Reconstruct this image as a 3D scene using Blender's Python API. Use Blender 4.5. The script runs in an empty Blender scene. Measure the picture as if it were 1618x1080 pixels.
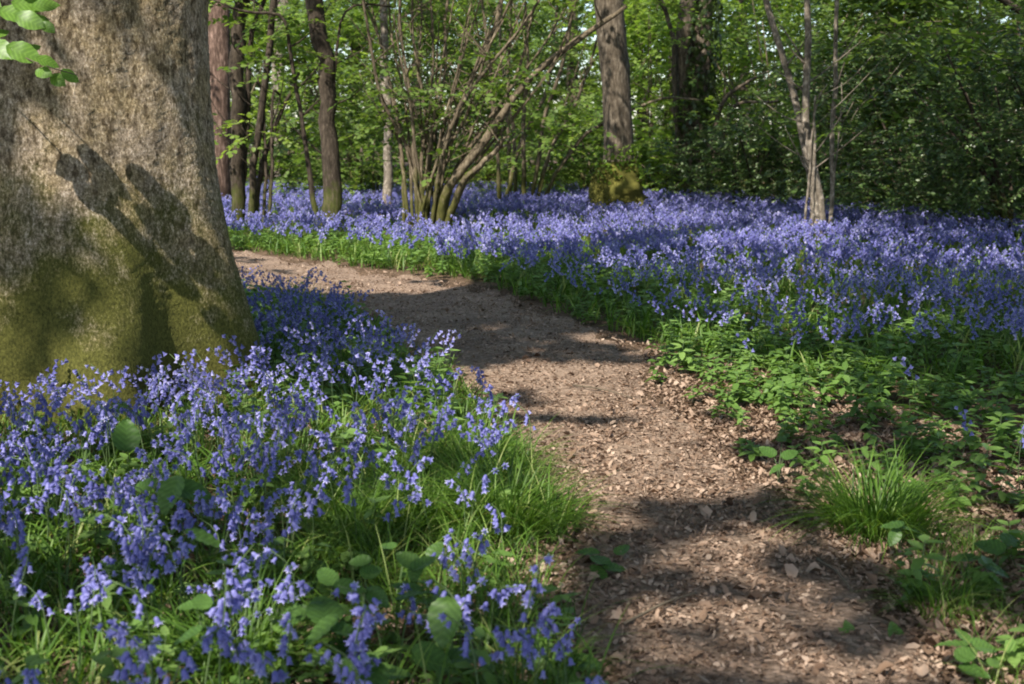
import bpy, math, random
import numpy as np
from mathutils import Vector, Matrix
random.seed(7)
rng = np.random.default_rng(11)
sc = bpy.context.scene
COL = sc.collection
R = math.radians

# ------------------------------------------------------------------ camera and layout
CAM_H, FPX, PITCH = 1.3, 2000.0, R(9.1)
CP, SP = math.cos(PITCH), math.sin(PITCH)
def ray(u, v):
    a, b = u - 809.0, v - 540.0
    return np.array([a, FPX * CP - b * SP, -FPX * SP - b * CP])
def G(u, v, z=0.0):                      # plan position of a spot on the woodland floor
    d = ray(u, v); t = (z - CAM_H) / d[2]
    return (d[0] * t, d[1] * t)
def AT(u, v, Y):                         # a point at a given distance
    d = ray(u, v); t = Y / d[1]
    return np.array([d[0] * t, Y, CAM_H + d[2] * t])
def proj(p):                             # only used to sort copies by how large they show
    x, y, z = p[..., 0], p[..., 1], p[..., 2] - CAM_H
    f = y * CP - z * SP; up = y * SP + z * CP
    f = np.maximum(f, .05)
    return 809 + FPX * x / f, 540 - FPX * up / f

SUN_EL, SUN_AZ = R(50), R(-152)          # azimuth from +Y, clockwise: behind the camera, to the left
L = np.array([math.sin(SUN_AZ) * math.cos(SUN_EL), math.cos(SUN_AZ) * math.cos(SUN_EL), math.sin(SUN_EL)])

def ground_h(x, y):
    x = np.asarray(x, float); y = np.asarray(y, float)
    h = .03 * np.sin(x * .9 + 1) * np.sin(y * .7) + .015 * np.sin(x * 2.3 + y * 1.7)
    return h

def in_poly(px, py, poly):
    inside = np.zeros(len(px), bool)
    n = len(poly)
    for i in range(n):
        x0, y0 = poly[i]; x1, y1 = poly[(i + 1) % n]
        c = (y0 > py) != (y1 > py)
        with np.errstate(divide='ignore', invalid='ignore'):
            xi = (x1 - x0) * (py - y0) / (y1 - y0 + 1e-12) + x0
        inside ^= c & (px < xi)
    return inside

def vnoise(x, y, s, seed=0):             # cheap smooth noise 0..1
    r = np.random.default_rng(seed)
    t = np.zeros(np.shape(x))
    for k in range(5):
        a, b, c = r.uniform(-1, 1, 2).tolist() + [r.uniform(0, 6.28)]
        n = math.hypot(a, b) + .2
        t = t + np.sin((x * a / n + y * b / n) * 6.28 / s * (1 + .35 * k) + c)
    return .5 + t / 10 * 1.6

# ------------------------------------------------------------------ mesh helpers
class T:                                  # a small template mesh
    def __init__(s):
        s.v = []; s.f = []; s.m = []; s.t = []
    def add(s, v, f, m=0, tint=0.5):
        o = len(s.v)
        s.v += [tuple(p) for p in v]; s.t += [tint] * len(v)
        s.f += [tuple(i + o for i in q) for q in f]; s.m += [m] * len(f)
        return s
    def merge(s, t, M=None, dt=None):
        v = np.array(t.v)
        if M is not None:
            M = np.array(M); v = v @ M[:3, :3].T + M[:3, 3]
        o = len(s.v)
        s.v += [tuple(p) for p in v]; s.t += [x if dt is None else x + dt - .5 for x in t.t]
        s.f += [tuple(i + o for i in q) for q in t.f]; s.m += t.m
        return s

def to_mesh(name, V, loops, sizes, mi, tint, mats, smooth=False):
    me = bpy.data.meshes.new(name)
    me.vertices.add(len(V)); me.vertices.foreach_set('co', np.asarray(V, np.float32).ravel())
    me.loops.add(len(loops)); me.loops.foreach_set('vertex_index', np.asarray(loops, np.int32))
    me.polygons.add(len(sizes))
    st = np.concatenate([[0], np.cumsum(sizes)[:-1]]).astype(np.int32)
    me.polygons.foreach_set('loop_start', st)
    me.polygons.foreach_set('material_index', np.asarray(mi, np.int32))
    if smooth: me.polygons.foreach_set('use_smooth', np.ones(len(sizes), bool))
    a = me.attributes.new('tint', 'FLOAT', 'POINT'); a.data.foreach_set('value', np.asarray(tint, np.float32))
    for m in mats: me.materials.append(m)
    me.update(calc_edges=True)
    return me

def mesh_of(t, name, mats, smooth=False):
    loops = [i for f in t.f for i in f]
    return to_mesh(name, np.array(t.v), loops, [len(f) for f in t.f], t.m, t.t, mats, smooth)

def obj(name, me, parent=None, loc=(0, 0, 0)):
    o = bpy.data.objects.new(name, me); COL.objects.link(o)
    o.location = loc
    if parent: o.parent = parent
    return o

def tag(o, label=None, cat=None, group=None, kind=None):
    if label: o['label'] = label
    if cat: o['category'] = cat
    if group: o['group'] = group
    if kind: o['kind'] = kind
    return o

def thing(name, label, cat, loc, group=None):
    return tag(obj(name, None, None, tuple(float(c) for c in loc)), label, cat, group)

def rotm(yaw, pitch=0, roll=0):          # arrays -> (N,3,3): roll about y, pitch about x, yaw about z
    yaw, pitch, roll = np.broadcast_arrays(*[np.asarray(a, float) for a in (yaw, pitch, roll)])
    cz, sz, cx, sx, cy, sy = np.cos(yaw), np.sin(yaw), np.cos(pitch), np.sin(pitch), np.cos(roll), np.sin(roll)
    o, z = np.ones_like(cz), np.zeros_like(cz)
    st = lambda *r: np.stack([np.stack(q, -1) for q in r], -2)
    Z = st((cz, -sz, z), (sz, cz, z), (z, z, o)); X = st((o, z, z), (z, cx, -sx), (z, sx, cx)); Y = st((cy, z, sy), (z, o, z), (-sy, z, cy))
    return Z @ X @ Y

class Batch:                              # many copies of templates in ONE mesh
    def __init__(s):
        s.V = []; s.Lp = []; s.S = []; s.M = []; s.Tn = []; s.n = 0
    def put(s, t, pos, rot, scale, jitter=.25, base=None, rg=None):
        N = len(pos)
        if N == 0: return s
        tv = np.array(t.v); nv = len(tv)
        scale = np.asarray(scale, float)
        if scale.ndim == 0: scale = np.full(N, float(scale))
        if scale.ndim == 1: scale = np.repeat(scale[:, None], 3, 1)
        v = np.einsum('nij,nkj->nki', rot, tv[None] * scale[:, None, :]) + np.asarray(pos)[:, None, :]
        fl = np.array([i for f in t.f for i in f])
        lp = fl[None] + (np.arange(N) * nv)[:, None] + s.n
        b = (rg or rng).uniform(-jitter, jitter, N) if base is None else base
        s.V.append(v.reshape(-1, 3)); s.Lp.append(lp.ravel()); s.S.append(np.tile([len(f) for f in t.f], N))
        s.M.append(np.tile(t.m, N)); s.Tn.append(np.clip(np.array(t.t)[None] + b[:, None], 0, 1).ravel())
        s.n += N * nv
        return s
    def raw(s, t):
        return s.put(t, np.zeros((1, 3)), np.eye(3)[None], 1.0, 0.0)
    def mesh(s, name, mats, smooth=False):
        return to_mesh(name, np.concatenate(s.V), np.concatenate(s.Lp), np.concatenate(s.S), np.concatenate(s.M), np.concatenate(s.Tn), mats, smooth)

def smooth_path(pts, n):
    pts = np.array(pts, float)
    d = np.concatenate([[0], np.cumsum(np.linalg.norm(np.diff(pts, axis=0), axis=1))])
    t = np.linspace(0, d[-1], n)
    P = np.stack([np.interp(t, d, pts[:, k]) for k in range(3)], 1)
    for _ in range(max(1, n // (2 * len(pts)))):
        Q = P.copy(); Q[1:-1] = (P[:-2] + 2 * P[1:-1] + P[2:]) / 4; P = Q
    return P

def tube(t, pts, rads, sides=8, m=0, tint=.5, rough=0.0, seed=0):
    pts = np.array(pts, float); n = len(pts)
    rads = np.broadcast_to(np.asarray(rads, float), (n,))
    tan = np.gradient(pts, axis=0); tan /= np.linalg.norm(tan, axis=1)[:, None] + 1e-9
    ref = np.array([0, 1, 0]) if abs(tan[:, 1]).mean() < .8 else np.array([1, 0, 0])
    A = np.cross(tan, ref); A /= np.linalg.norm(A, axis=1)[:, None] + 1e-9
    B = np.cross(tan, A)
    rg = np.random.default_rng(seed)
    ang = np.arange(sides) * 2 * math.pi / sides
    V = []
    ph = rg.uniform(0, 6.28, 4)
    for i in range(n):
        s = i / max(1, n - 1)
        k = 1 + rough * (np.sin(2 * ang + ph[0] + 5 * s) + .7 * np.sin(3 * ang + ph[1] - 9 * s) + .6 * math.sin(17 * s + ph[2])) + rg.normal(0, rough * .35, sides)
        V += list(pts[i] + rads[i] * k[:, None] * (np.cos(ang)[:, None] * A[i] + np.sin(ang)[:, None] * B[i]))
    F = [(i * sides + j, i * sides + (j + 1) % sides, (i + 1) * sides + (j + 1) % sides, (i + 1) * sides + j) for i in range(n - 1) for j in range(sides)]
    F.append(tuple(range(sides))[::-1]); F.append(tuple((n - 1) * sides + j for j in range(sides)))
    t.add(V, F, m, tint)
    return t

# ------------------------------------------------------------------ materials
def newmat(name):
    m = bpy.data.materials.new(name); m.use_nodes = True
    m.node_tree.nodes.clear()
    return m, m.node_tree.nodes, m.node_tree.links
def nd(n, typ, **kw):
    o = n.new(typ)
    for k, v in kw.items(): setattr(o, k, v)
    return o
def ramp(n, stops):
    r = n.new('ShaderNodeValToRGB'); e = r.color_ramp.elements
    while len(e) < len(stops): e.new(.5)
    for q, (p, c) in zip(e, stops): q.position = p; q.color = (*c, 1)
    return r
def tintval(n, l, rnd=0.0):
    a = nd(n, 'ShaderNodeAttribute', attribute_name='tint')
    if not rnd: return a.outputs['Fac']
    oi = n.new('ShaderNodeObjectInfo')
    s = nd(n, 'ShaderNodeMath', operation='MULTIPLY_ADD'); l.new(oi.outputs['Random'], s.inputs[0]); s.inputs[1].default_value = rnd
    b = nd(n, 'ShaderNodeMath', operation='SUBTRACT'); l.new(a.outputs['Fac'], b.inputs[0]); b.inputs[1].default_value = rnd / 2
    l.new(b.outputs[0], s.inputs[2])
    return s.outputs[0]
def leafmat(name, stops, transl=.4, rough=.5, rnd=0.0, spec=.3, tcol=(1.0, 1.0, .75), tgain=1.3, vein=False):
    m, n, l = newmat(name)
    r = ramp(n, stops); l.new(tintval(n, l, rnd), r.inputs[0])
    col = r.outputs[0]
    if vein:
        tc = n.new('ShaderNodeTexCoord'); sx = n.new('ShaderNodeSeparateXYZ'); l.new(tc.outputs['Object'], sx.inputs[0])
        ab = nd(n, 'ShaderNodeMath', operation='ABSOLUTE'); l.new(sx.outputs[0], ab.inputs[0])
        m1 = nd(n, 'ShaderNodeMath', operation='MULTIPLY_ADD'); l.new(ab.outputs[0], m1.inputs[0]); m1.inputs[1].default_value = -.8; l.new(sx.outputs[1], m1.inputs[2])
        m2 = nd(n, 'ShaderNodeMath', operation='MULTIPLY'); l.new(m1.outputs[0], m2.inputs[0]); m2.inputs[1].default_value = 42
        sn = nd(n, 'ShaderNodeMath', operation='SINE'); l.new(m2.outputs[0], sn.inputs[0])
        rr = ramp(n, [(.0, (.72, .74, .7)), (.75, (1, 1, 1)), (.97, (1.35, 1.32, 1.3))])
        m3 = nd(n, 'ShaderNodeMath', operation='MULTIPLY_ADD'); l.new(sn.outputs[0], m3.inputs[0]); m3.inputs[1].default_value = .5; m3.inputs[2].default_value = .5; l.new(m3.outputs[0], rr.inputs[0])
        ns = nd(n, 'ShaderNodeTexNoise'); ns.inputs['Scale'].default_value = 7; l.new(tc.outputs['Object'], ns.inputs[0])
        rn = ramp(n, [(.3, (.7, .72, .65)), (.7, (1.2, 1.18, 1.1))]); l.new(ns.outputs[0], rn.inputs[0])
        for src in (rr, rn):
            mx = nd(n, 'ShaderNodeMix', data_type='RGBA', blend_type='MULTIPLY'); mx.inputs[0].default_value = .5
            l.new(col, mx.inputs[6]); l.new(src.outputs[0], mx.inputs[7]); col = mx.outputs[2]
    p = n.new('ShaderNodeBsdfPrincipled'); p.inputs['Roughness'].default_value = rough; p.inputs['Specular IOR Level'].default_value = spec
    l.new(col, p.inputs['Base Color'])
    tr = n.new('ShaderNodeBsdfTranslucent')
    mm = nd(n, 'ShaderNodeMix', data_type='RGBA', blend_type='MULTIPLY'); mm.inputs[0].default_value = 1
    l.new(col, mm.inputs[6]); mm.inputs[7].default_value = (tcol[0] * tgain, tcol[1] * tgain, tcol[2] * tgain, 1)
    l.new(mm.outputs[2], tr.inputs[0])
    mx = n.new('ShaderNodeMixShader'); mx.inputs[0].default_value = transl
    l.new(p.outputs[0], mx.inputs[1]); l.new(tr.outputs[0], mx.inputs[2])
    o = n.new('ShaderNodeOutputMaterial'); l.new(mx.outputs[0], o.inputs[0])
    return m
def barkmat(name, dark, mid, light, moss=None, mossz=(0, 1), scale=(18, 18, 5), bump=.6, mscale=3.0, grain=False):
    m, n, l = newmat(name)
    tc = n.new('ShaderNodeTexCoord'); mp = n.new('ShaderNodeMapping'); mp.inputs['Scale'].default_value = scale
    l.new(tc.outputs['Object'], mp.inputs[0])
    ns = n.new('ShaderNodeTexNoise'); ns.inputs['Scale'].default_value = 1; ns.inputs['Detail'].default_value = 7; ns.inputs['Roughness'].default_value = .7
    l.new(mp.outputs[0], ns.inputs[0])
    r = ramp(n, [(.3, dark), (.52, mid), (.74, light)]); l.new(ns.outputs[0], r.inputs[0])
    big = n.new('ShaderNodeTexNoise'); big.inputs['Scale'].default_value = mscale; big.inputs['Detail'].default_value = 6; big.inputs['Roughness'].default_value = .65
    l.new(tc.outputs['Object'], big.inputs[0])
    col = r.outputs[0]
    if grain:                              # coarse flakes over the fine grain, and olive algae blotches
        mp2 = n.new('ShaderNodeMapping'); mp2.inputs['Scale'].default_value = (36, 36, 17); l.new(tc.outputs['Object'], mp2.inputs[0])
        n2 = n.new('ShaderNodeTexNoise'); n2.inputs['Scale'].default_value = 1; n2.inputs['Detail'].default_value = 5; l.new(mp2.outputs[0], n2.inputs[0])
        r2 = ramp(n, [(.36, (.24, .21, .16)), (.47, (.85, .83, .78)), (.62, (1.15, 1.13, 1.1))]); l.new(n2.outputs[0], r2.inputs[0])
        x2 = nd(n, 'ShaderNodeMix', data_type='RGBA', blend_type='MULTIPLY'); x2.inputs[0].default_value = .85
        l.new(col, x2.inputs[6]); l.new(r2.outputs[0], x2.inputs[7]); col = x2.outputs[2]
        n3 = n.new('ShaderNodeTexNoise'); n3.inputs['Scale'].default_value = 4.5; n3.inputs['Detail'].default_value = 6; n3.inputs['Roughness'].default_value = .7; l.new(tc.outputs['Object'], n3.inputs[0])
        r3 = ramp(n, [(.42, (0, 0, 0)), (.6, (.75, .75, .75))]); l.new(n3.outputs[0], r3.inputs[0])
        x3 = nd(n, 'ShaderNodeMix', data_type='RGBA', blend_type='MULTIPLY'); l.new(r3.outputs[0], x3.inputs[0]); l.new(col, x3.inputs[6]); x3.inputs[7].default_value = (.84, .79, .55, 1); col = x3.outputs[2]
    mb = nd(n, 'ShaderNodeMix', data_type='RGBA', blend_type='MULTIPLY'); mb.inputs[0].default_value = .7
    rb = ramp(n, [(.3, (.6, .58, .55)), (.7, (1.25, 1.22, 1.2))]); l.new(big.outputs[0], rb.inputs[0])
    l.new(col, mb.inputs[6]); l.new(rb.outputs[0], mb.inputs[7]); col = mb.outputs[2]
    if moss:
        sx = n.new('ShaderNodeSeparateXYZ'); l.new(tc.outputs['Object'], sx.inputs[0])
        mr = n.new('ShaderNodeMapRange'); l.new(sx.outputs[2], mr.inputs[0])
        mr.inputs[1].default_value = mossz[0]; mr.inputs[2].default_value = mossz[1]; mr.inputs[3].default_value = .42; mr.inputs[4].default_value = -.32
        ad = nd(n, 'ShaderNodeMath', operation='ADD'); l.new(mr.outputs[0], ad.inputs[0]); l.new(big.outputs[0], ad.inputs[1])
        fine = nd(n, 'ShaderNodeMath', operation='MULTIPLY_ADD'); l.new(ns.outputs[0], fine.inputs[0]); fine.inputs[1].default_value = -.5; l.new(ad.outputs[0], fine.inputs[2])
        rm = ramp(n, [(.22, (0, 0, 0)), (.48, (1, 1, 1))]); l.new(fine.outputs[0], rm.inputs[0])
        mc = ramp(n, [(.3, moss[0]), (.7, moss[1])]); l.new(ns.outputs[0], mc.inputs[0])
        mm = nd(n, 'ShaderNodeMix', data_type='RGBA'); l.new(rm.outputs[0], mm.inputs[0]); l.new(col, mm.inputs[6]); l.new(mc.outputs[0], mm.inputs[7]); col = mm.outputs[2]
    bp = n.new('ShaderNodeBump'); bp.inputs['Strength'].default_value = bump; bp.inputs['Distance'].default_value = .02
    l.new(ns.outputs[0], bp.inputs['Height'])
    p = n.new('ShaderNodeBsdfPrincipled'); p.inputs['Roughness'].default_value = .9; p.inputs['Specular IOR Level'].default_value = .15
    l.new(col, p.inputs['Base Color']); l.new(bp.outputs[0], p.inputs['Normal'])
    o = n.new('ShaderNodeOutputMaterial'); l.new(p.outputs[0], o.inputs[0])
    return m
def soilmat(name, stops, scale, bump=.8):
    m, n, l = newmat(name)
    tc = n.new('ShaderNodeTexCoord')
    a = n.new('ShaderNodeTexNoise'); a.inputs['Scale'].default_value = scale; a.inputs['Detail'].default_value = 8; a.inputs['Roughness'].default_value = .75
    b = n.new('ShaderNodeTexNoise'); b.inputs['Scale'].default_value = 2.2; b.inputs['Detail'].default_value = 5
    v = n.new('ShaderNodeTexVoronoi'); v.inputs['Scale'].default_value = scale * 1.6
    for q in (a, b, v): l.new(tc.outputs['Object'], q.inputs['Vector'])
    r = ramp(n, stops); l.new(a.outputs[0], r.inputs[0])
    mb = nd(n, 'ShaderNodeMix', data_type='RGBA', blend_type='MULTIPLY'); mb.inputs[0].default_value = .8
    rb = ramp(n, [(.3, (.65, .62, .6)), (.7, (1.2, 1.17, 1.12))]); l.new(b.outputs[0], rb.inputs[0])
    l.new(r.outputs[0], mb.inputs[6]); l.new(rb.outputs[0], mb.inputs[7])
    bp = n.new('ShaderNodeBump'); bp.inputs['Strength'].default_value = bump; bp.inputs['Distance'].default_value = .02
    ad = nd(n, 'ShaderNodeMath', operation='ADD'); l.new(a.outputs[0], ad.inputs[0]); l.new(v.outputs[0], ad.inputs[1]); l.new(ad.outputs[0], bp.inputs['Height'])
    p = n.new('ShaderNodeBsdfPrincipled'); p.inputs['Roughness'].default_value = .95; p.inputs['Specular IOR Level'].default_value = .1
    l.new(mb.outputs[2], p.inputs['Base Color']); l.new(bp.outputs[0], p.inputs['Normal'])
    o = n.new('ShaderNodeOutputMaterial'); l.new(p.outputs[0], o.inputs[0])
    return m

M_ground = soilmat('woodland_soil', [(.3, (.045, .03, .02)), (.5, (.11, .075, .05)), (.7, (.22, .15, .1))], 22)
M_path = soilmat('trodden_path', [(.28, (.085, .060, .042)), (.5, (.25, .182, .137)), (.72, (.48, .365, .29))], 30)
M_litter = leafmat('dead_leaves', [(0, (.075, .043, .028)), (.3, (.18, .115, .075)), (.68, (.31, .215, .155)), (.97, (.44, .335, .255)), (1, (.56, .48, .40))], .12, .6, tcol=(1, .8, .6), tgain=1.0)
M_bark_big = barkmat('old_bark', (.07, .055, .04), (.33, .27, .205), (.82, .72, .63), ((.022, .024, .006), (.15, .145, .034)), (.0, 2.1), (95, 95, 60), .7, 3.0, grain=True)
M_bark_dark = barkmat('dark_bark', (.014, .011, .008), (.05, .039, .029), (.15, .122, .095), ((.03, .04, .008), (.1, .105, .025)), (0, 1.2), (30, 30, 8), .7, 4)
M_bark_red = barkmat('reddish_bark', (.03, .02, .015), (.11, .072, .056), (.36, .25, .205), None, (0, 1), (24, 24, 5), .8, 5)
M_bark_oak = barkmat('plated_bark', (.03, .024, .017), (.10, .081, .06), (.31, .262, .205), ((.05, .05, .008), (.20, .19, .03)), (.1, .85), (26, 26, 7), .9, 5)
M_bark_hazel = barkmat('hazel_bark', (.04, .031, .021), (.125, .10, .068), (.36, .30, .215), ((.035, .036, .010), (.11, .105, .03)), (.1, 1.5), (30, 30, 9), .5, 5)
M_bark_pale = barkmat('pale_bark', (.05, .042, .033), (.19, .162, .128), (.52, .46, .39), None, (0, 1), (20, 20, 14), .5, 6)
M_twig = leafmat('twig_bark', [(0, (.05, .04, .025)), (1, (.14, .11, .075))], 0.0, .8)
M_leaf_bright = leafmat('fresh_leaf', [(0, (.09, .15, .022)), (.5, (.15, .235, .04)), (1, (.24, .32, .08))], .5, .42, tcol=(1.15, 1.15, .55), tgain=1.6)
M_leaf_mid = leafmat('hazel_leaf', [(0, (.04, .082, .014)), (.5, (.09, .15, .028)), (1, (.17, .24, .06))], .42, .45, tcol=(1.1, 1.1, .55), tgain=1.5)
M_leaf_dark = leafmat('holly_leaf', [(0, (.034, .068, .018)), (.6, (.078, .132, .034)), (1, (.135, .195, .06))], .34, .38, spec=.4)
M_leaf_ivy = leafmat('ivy_leaf', [(0, (.022, .038, .012)), (1, (.085, .125, .035))], .2, .35, spec=.5)
M_leaf_sprig = leafmat('sprig_leaf', [(0, (.10, .20, .03)), (1, (.17, .30, .055))], .42, .4, vein=True)
M_herb = leafmat('herb_leaf', [(0, (.052, .11, .022)), (.5, (.12, .215, .048)), (1, (.20, .31, .085))], .38, .45, rnd=.35, tcol=(1.1, 1.1, .55), tgain=1.3)
M_broad = leafmat('broad_leaf', [(0, (.045, .10, .022)), (.5, (.075, .15, .035)), (1, (.13, .22, .05))], .35, .45, rnd=.5, vein=True, tcol=(1.1, 1.1, .5), tgain=1.3)
M_grass = leafmat('grass_blade', [(0, (.026, .064, .009)), (.5, (.072, .15, .018)), (.85, (.15, .25, .04)), (1, (.26, .30, .10))], .4, .45, rnd=.2, tcol=(1.1, 1.1, .5), tgain=1.3)
M_stem = leafmat('flower_stem', [(0, (.05, .09, .03)), (1, (.13, .19, .07))], .2, .5, rnd=.3)
M_bell = leafmat('bluebell_petal', [(0, (.10, .10, .30)), (.45, (.175, .172, .45)), (.8, (.33, .32, .62)), (1, (.62, .59, .82))], .35, .38, rnd=.45, tcol=(1, 1, 1.1), tgain=1.1)

# ------------------------------------------------------------------ world, sun, camera
w = bpy.data.worlds.new('World'); sc.world = w; w.use_nodes = True
nt = w.node_tree; bg = nt.nodes['Background']
sky = nt.nodes.new('ShaderNodeTexSky'); sky.sky_type = 'NISHITA'; sky.sun_disc = False
sky.sun_elevation = SUN_EL; sky.sun_rotation = SUN_AZ
nt.links.new(sky.outputs[0], bg.inputs[0]); bg.inputs[1].default_value = .15
sl = bpy.data.lights.new('sun', 'SUN'); sl.energy = 5.0; sl.angle = R(.53); sl.color = (1, .94, .84)
so = bpy.data.objects.new('sun', sl); COL.objects.link(so)
so.rotation_euler = Vector(-L).to_track_quat('-Z', 'Y').to_euler(); so.location = (-6, -10, 14)
cd = bpy.data.cameras.new('camera'); cam = bpy.data.objects.new('camera', cd); COL.objects.link(cam)
cam.location = (0, 0, CAM_H); cam.rotation_euler = (R(90) - PITCH, 0, 0)
cd.sensor_width = 36; cd.lens = FPX * 36 / 1618; cd.clip_end = 500; cd.clip_start = .05
cd.dof.use_dof = True; cd.dof.focus_distance = 6.5; cd.dof.aperture_fstop = 4.8
sc.camera = cam
vs = sc.view_settings; vs.view_transform = 'Standard'; vs.look = 'None'; vs.gamma = 1; vs.exposure = .95
try: vs.use_curve_mapping = False
except Exception: pass
sc.cycles.use_denoising = True
sc.cycles.max_bounces = 6; sc.cycles.diffuse_bounces = 4; sc.cycles.transmission_bounces = 4; sc.cycles.transparent_max_bounces = 4
sc.cycles.sample_clamp_indirect = 6
sc.cycles.filter_width = 1.9

# ------------------------------------------------------------------ the floor and the path
def axis(vals): return np.unique(np.concatenate(vals))
gx = axis([np.linspace(-150, -16, 12), np.linspace(-16, 16, 129), np.linspace(16, 150, 12)])
gy = axis([np.linspace(-60, -2, 8), np.linspace(-2, 30, 129), np.linspace(30, 220, 16)])
X, Y = np.meshgrid(gx, gy)
Z = ground_h(X, Y)
nx, ny = len(gx), len(gy)
q = T(); q.add(np.stack([X, Y, Z], -1).reshape(-1, 3), [(j * nx + i, j * nx + i + 1, (j + 1) * nx + i + 1, (j + 1) * nx + i) for j in range(ny - 1) for i in range(nx - 1)])
tag(obj('ground', mesh_of(q, 'ground', [M_ground], True)), kind='structure')

PR = [(250, 388), (370, 398), (500, 413), (640, 434), (760, 455), (850, 490), (950, 520), (1015, 545), (1035, 620), (1110, 685), (1180, 730), (1240, 800), (1300, 862), (1380, 910), (1440, 985), (1480, 1080), (1560, 1250), (1680, 1500)]
PL = [(250, 440), (380, 452), (480, 470), (560, 492), (620, 530), (650, 560), (710, 592), (745, 620), (790, 660), (810, 700), (855, 760), (905, 805), (920, 855), (885, 920), (875, 960), (900, 1005), (955, 1080), (960, 1250), (960, 1500)]
pr = [G(*p) for p in PR]; plf = [G(*p) for p in PL]
PATH = pr + plf[::-1]
def resample(pts, n):
    p = smooth_path([(a, b, 0) for a, b in pts], n); return p[:, :2]
n = 110
a, b = resample(plf, n), resample(pr, n)
rag = np.random.default_rng(3)
V = []; cols = 15
for i in range(n):
    wob0, wob1 = .04 * math.sin(i * .9) + rag.normal(0, .03), .07 * math.sin(i * .55 + 1) + .05 * math.sin(i * 1.7) + rag.normal(0, .03)
    for j in range(cols):
        s = j / (cols - 1)
        p = a[i] * (1 - s) + b[i] * s + (b[i] - a[i]) * (wob0 * (1 - s) + wob1 * s)
        V.append((p[0], p[1], float(ground_h(*p)) + (.012 if 0 < j < cols - 1 else -.01)))
q = T(); q.add(V, [(i * cols + j, i * cols + j + 1, (i + 1) * cols + j + 1, (i + 1) * cols + j) for i in range(n - 1) for j in range(cols - 1)])
tag(obj('path', mesh_of(q, 'path', [M_path], True)), kind='structure')

# ------------------------------------------------------------------ leaf and spray templates
def leaf(wd=.32, fold=.07, droop=-.08, tint=.5):
    t = T()
    v = [(0, 0, 0), (wd, .3, fold), (wd * .85, .66, fold * .6 + droop * .5), (0, 1, droop), (-wd * .85, .66, fold * .6 + droop * .5), (-wd, .3, fold)]
    return t.add(v, [(0, 1, 2, 3), (0, 3, 4, 5)], 0, tint)
def diamond(wd=.36):
    return T().add([(0, 0, 0), (wd, .5, .06), (0, 1, -.05), (-wd, .5, .06)], [(0, 1, 2), (0, 2, 3)])
def serrated(n=9, wd=.36, cup=.05, ser=.035, droop=-.12, pointy=.8):   # larger leaf with toothed edge and folded midrib
    t = T(); V = []; 
    for i in range(n + 1):
        s = i / n
        ww = wd * (math.sin(math.pi * min(1, s ** pointy)) ** .75 if 0 < s < 1 else 0) + (ser if i % 2 and 0 < i < n else 0)
        z = droop * s * s
        for k in (-1, -.5, 0, .5, 1):
            V.append((k * ww, s - .04 * abs(k), z + cup * abs(k) * (1 if abs(k) < .9 else .7) + .016 * math.cos(i * math.pi * .5) * abs(k)))
    F = [(i * 5 + j, i * 5 + j + 1, (i + 1) * 5 + j + 1, (i + 1) * 5 + j) for i in range(n) for j in range(4)]
    return t.add(V, F, 0, .5)
def spray(seed, nl=13, length=.55, ls=.085, wd=.36, flat=.25):
    rg = random.Random(seed); t = T()
    pts = [(0.06 * math.sin(s * 2.5 + seed) * s, length * s, -.18 * length * s * s) for s in np.linspace(0, 1, 5)]
    tube(t, pts, np.linspace(.004, .0015, 5), 3, 1, .5)
    base = leaf(wd)
    for i in range(nl):
        s = .12 + .88 * i / (nl - 1); side = 1 if i % 2 else -1
        yaw = side * rg.uniform(.6, 1.25) if i < nl - 1 else 0
        k = min(3, int(s * 4)); p = np.array(pts[k]) * (1 - (s * 4 - k)) + np.array(pts[k + 1]) * (s * 4 - k)
        M = np.eye(4); M[:3, :3] = rotm(-yaw, rg.uniform(-.5, .3) * 1, rg.uniform(-flat, flat) * 2)[...] * ls * rg.uniform(.65, 1.2); M[:3, 3] = p
        t.merge(base, M, rg.uniform(.2, .8))
    return t
SPRAYS = [spray(k) for k in range(4)]
SPRAYS_SMALL = [spray(10 + k, 16, .45, .055, .33, .5) for k in range(3)]
LEAF1 = leaf(.36)

def crown_mesh(name, centers, mats, size=(.8, 1.3), sprays=SPRAYS, rg=None, tilt=.24, base=None):
    rg = rg or rng
    bt = Batch(); c = np.asarray(centers); k = rg.integers(0, len(sprays), len(c))
    b = rg.uniform(-.25, .25, len(c)) if base is None else base
    for i, s in enumerate(sprays):
        w_ = k == i; N = int(w_.sum())
        if N: bt.put(s, c[w_], rotm(rg.uniform(0, 6.28, N), rg.normal(-.1, tilt, N), rg.normal(0, tilt, N)), rg.uniform(*size, N), base=b[w_])
    return bt.mesh(name, mats)

def clumpy(N, cx, cy, z0, z1, rx, ry, rg, clump=.55, gap=.5, dome=True):
    """N spray centres gathered in uneven clumps inside a rounded volume, leaving gaps."""
    nc = max(4, int(N / 14)); out = []
    ca = rg.uniform(0, 6.28, nc); cr = np.sqrt(rg.uniform(.02, 1, nc)); cz = rg.uniform(0, 1, nc)
    if dome: cr *= np.sqrt(np.clip(1.02 - cz ** 2.6, .05, 1))
    C = np.stack([cx + rx * cr * np.cos(ca), cy + ry * cr * np.sin(ca), z0 + (z1 - z0) * cz], 1)
    k = rg.integers(0, nc, N)
    P = C[k] + rg.normal(0, 1, (N, 3)) * np.array([clump, clump, clump * .45])
    P[:, 2] = np.maximum(P[:, 2], .12)
    return P

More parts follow.
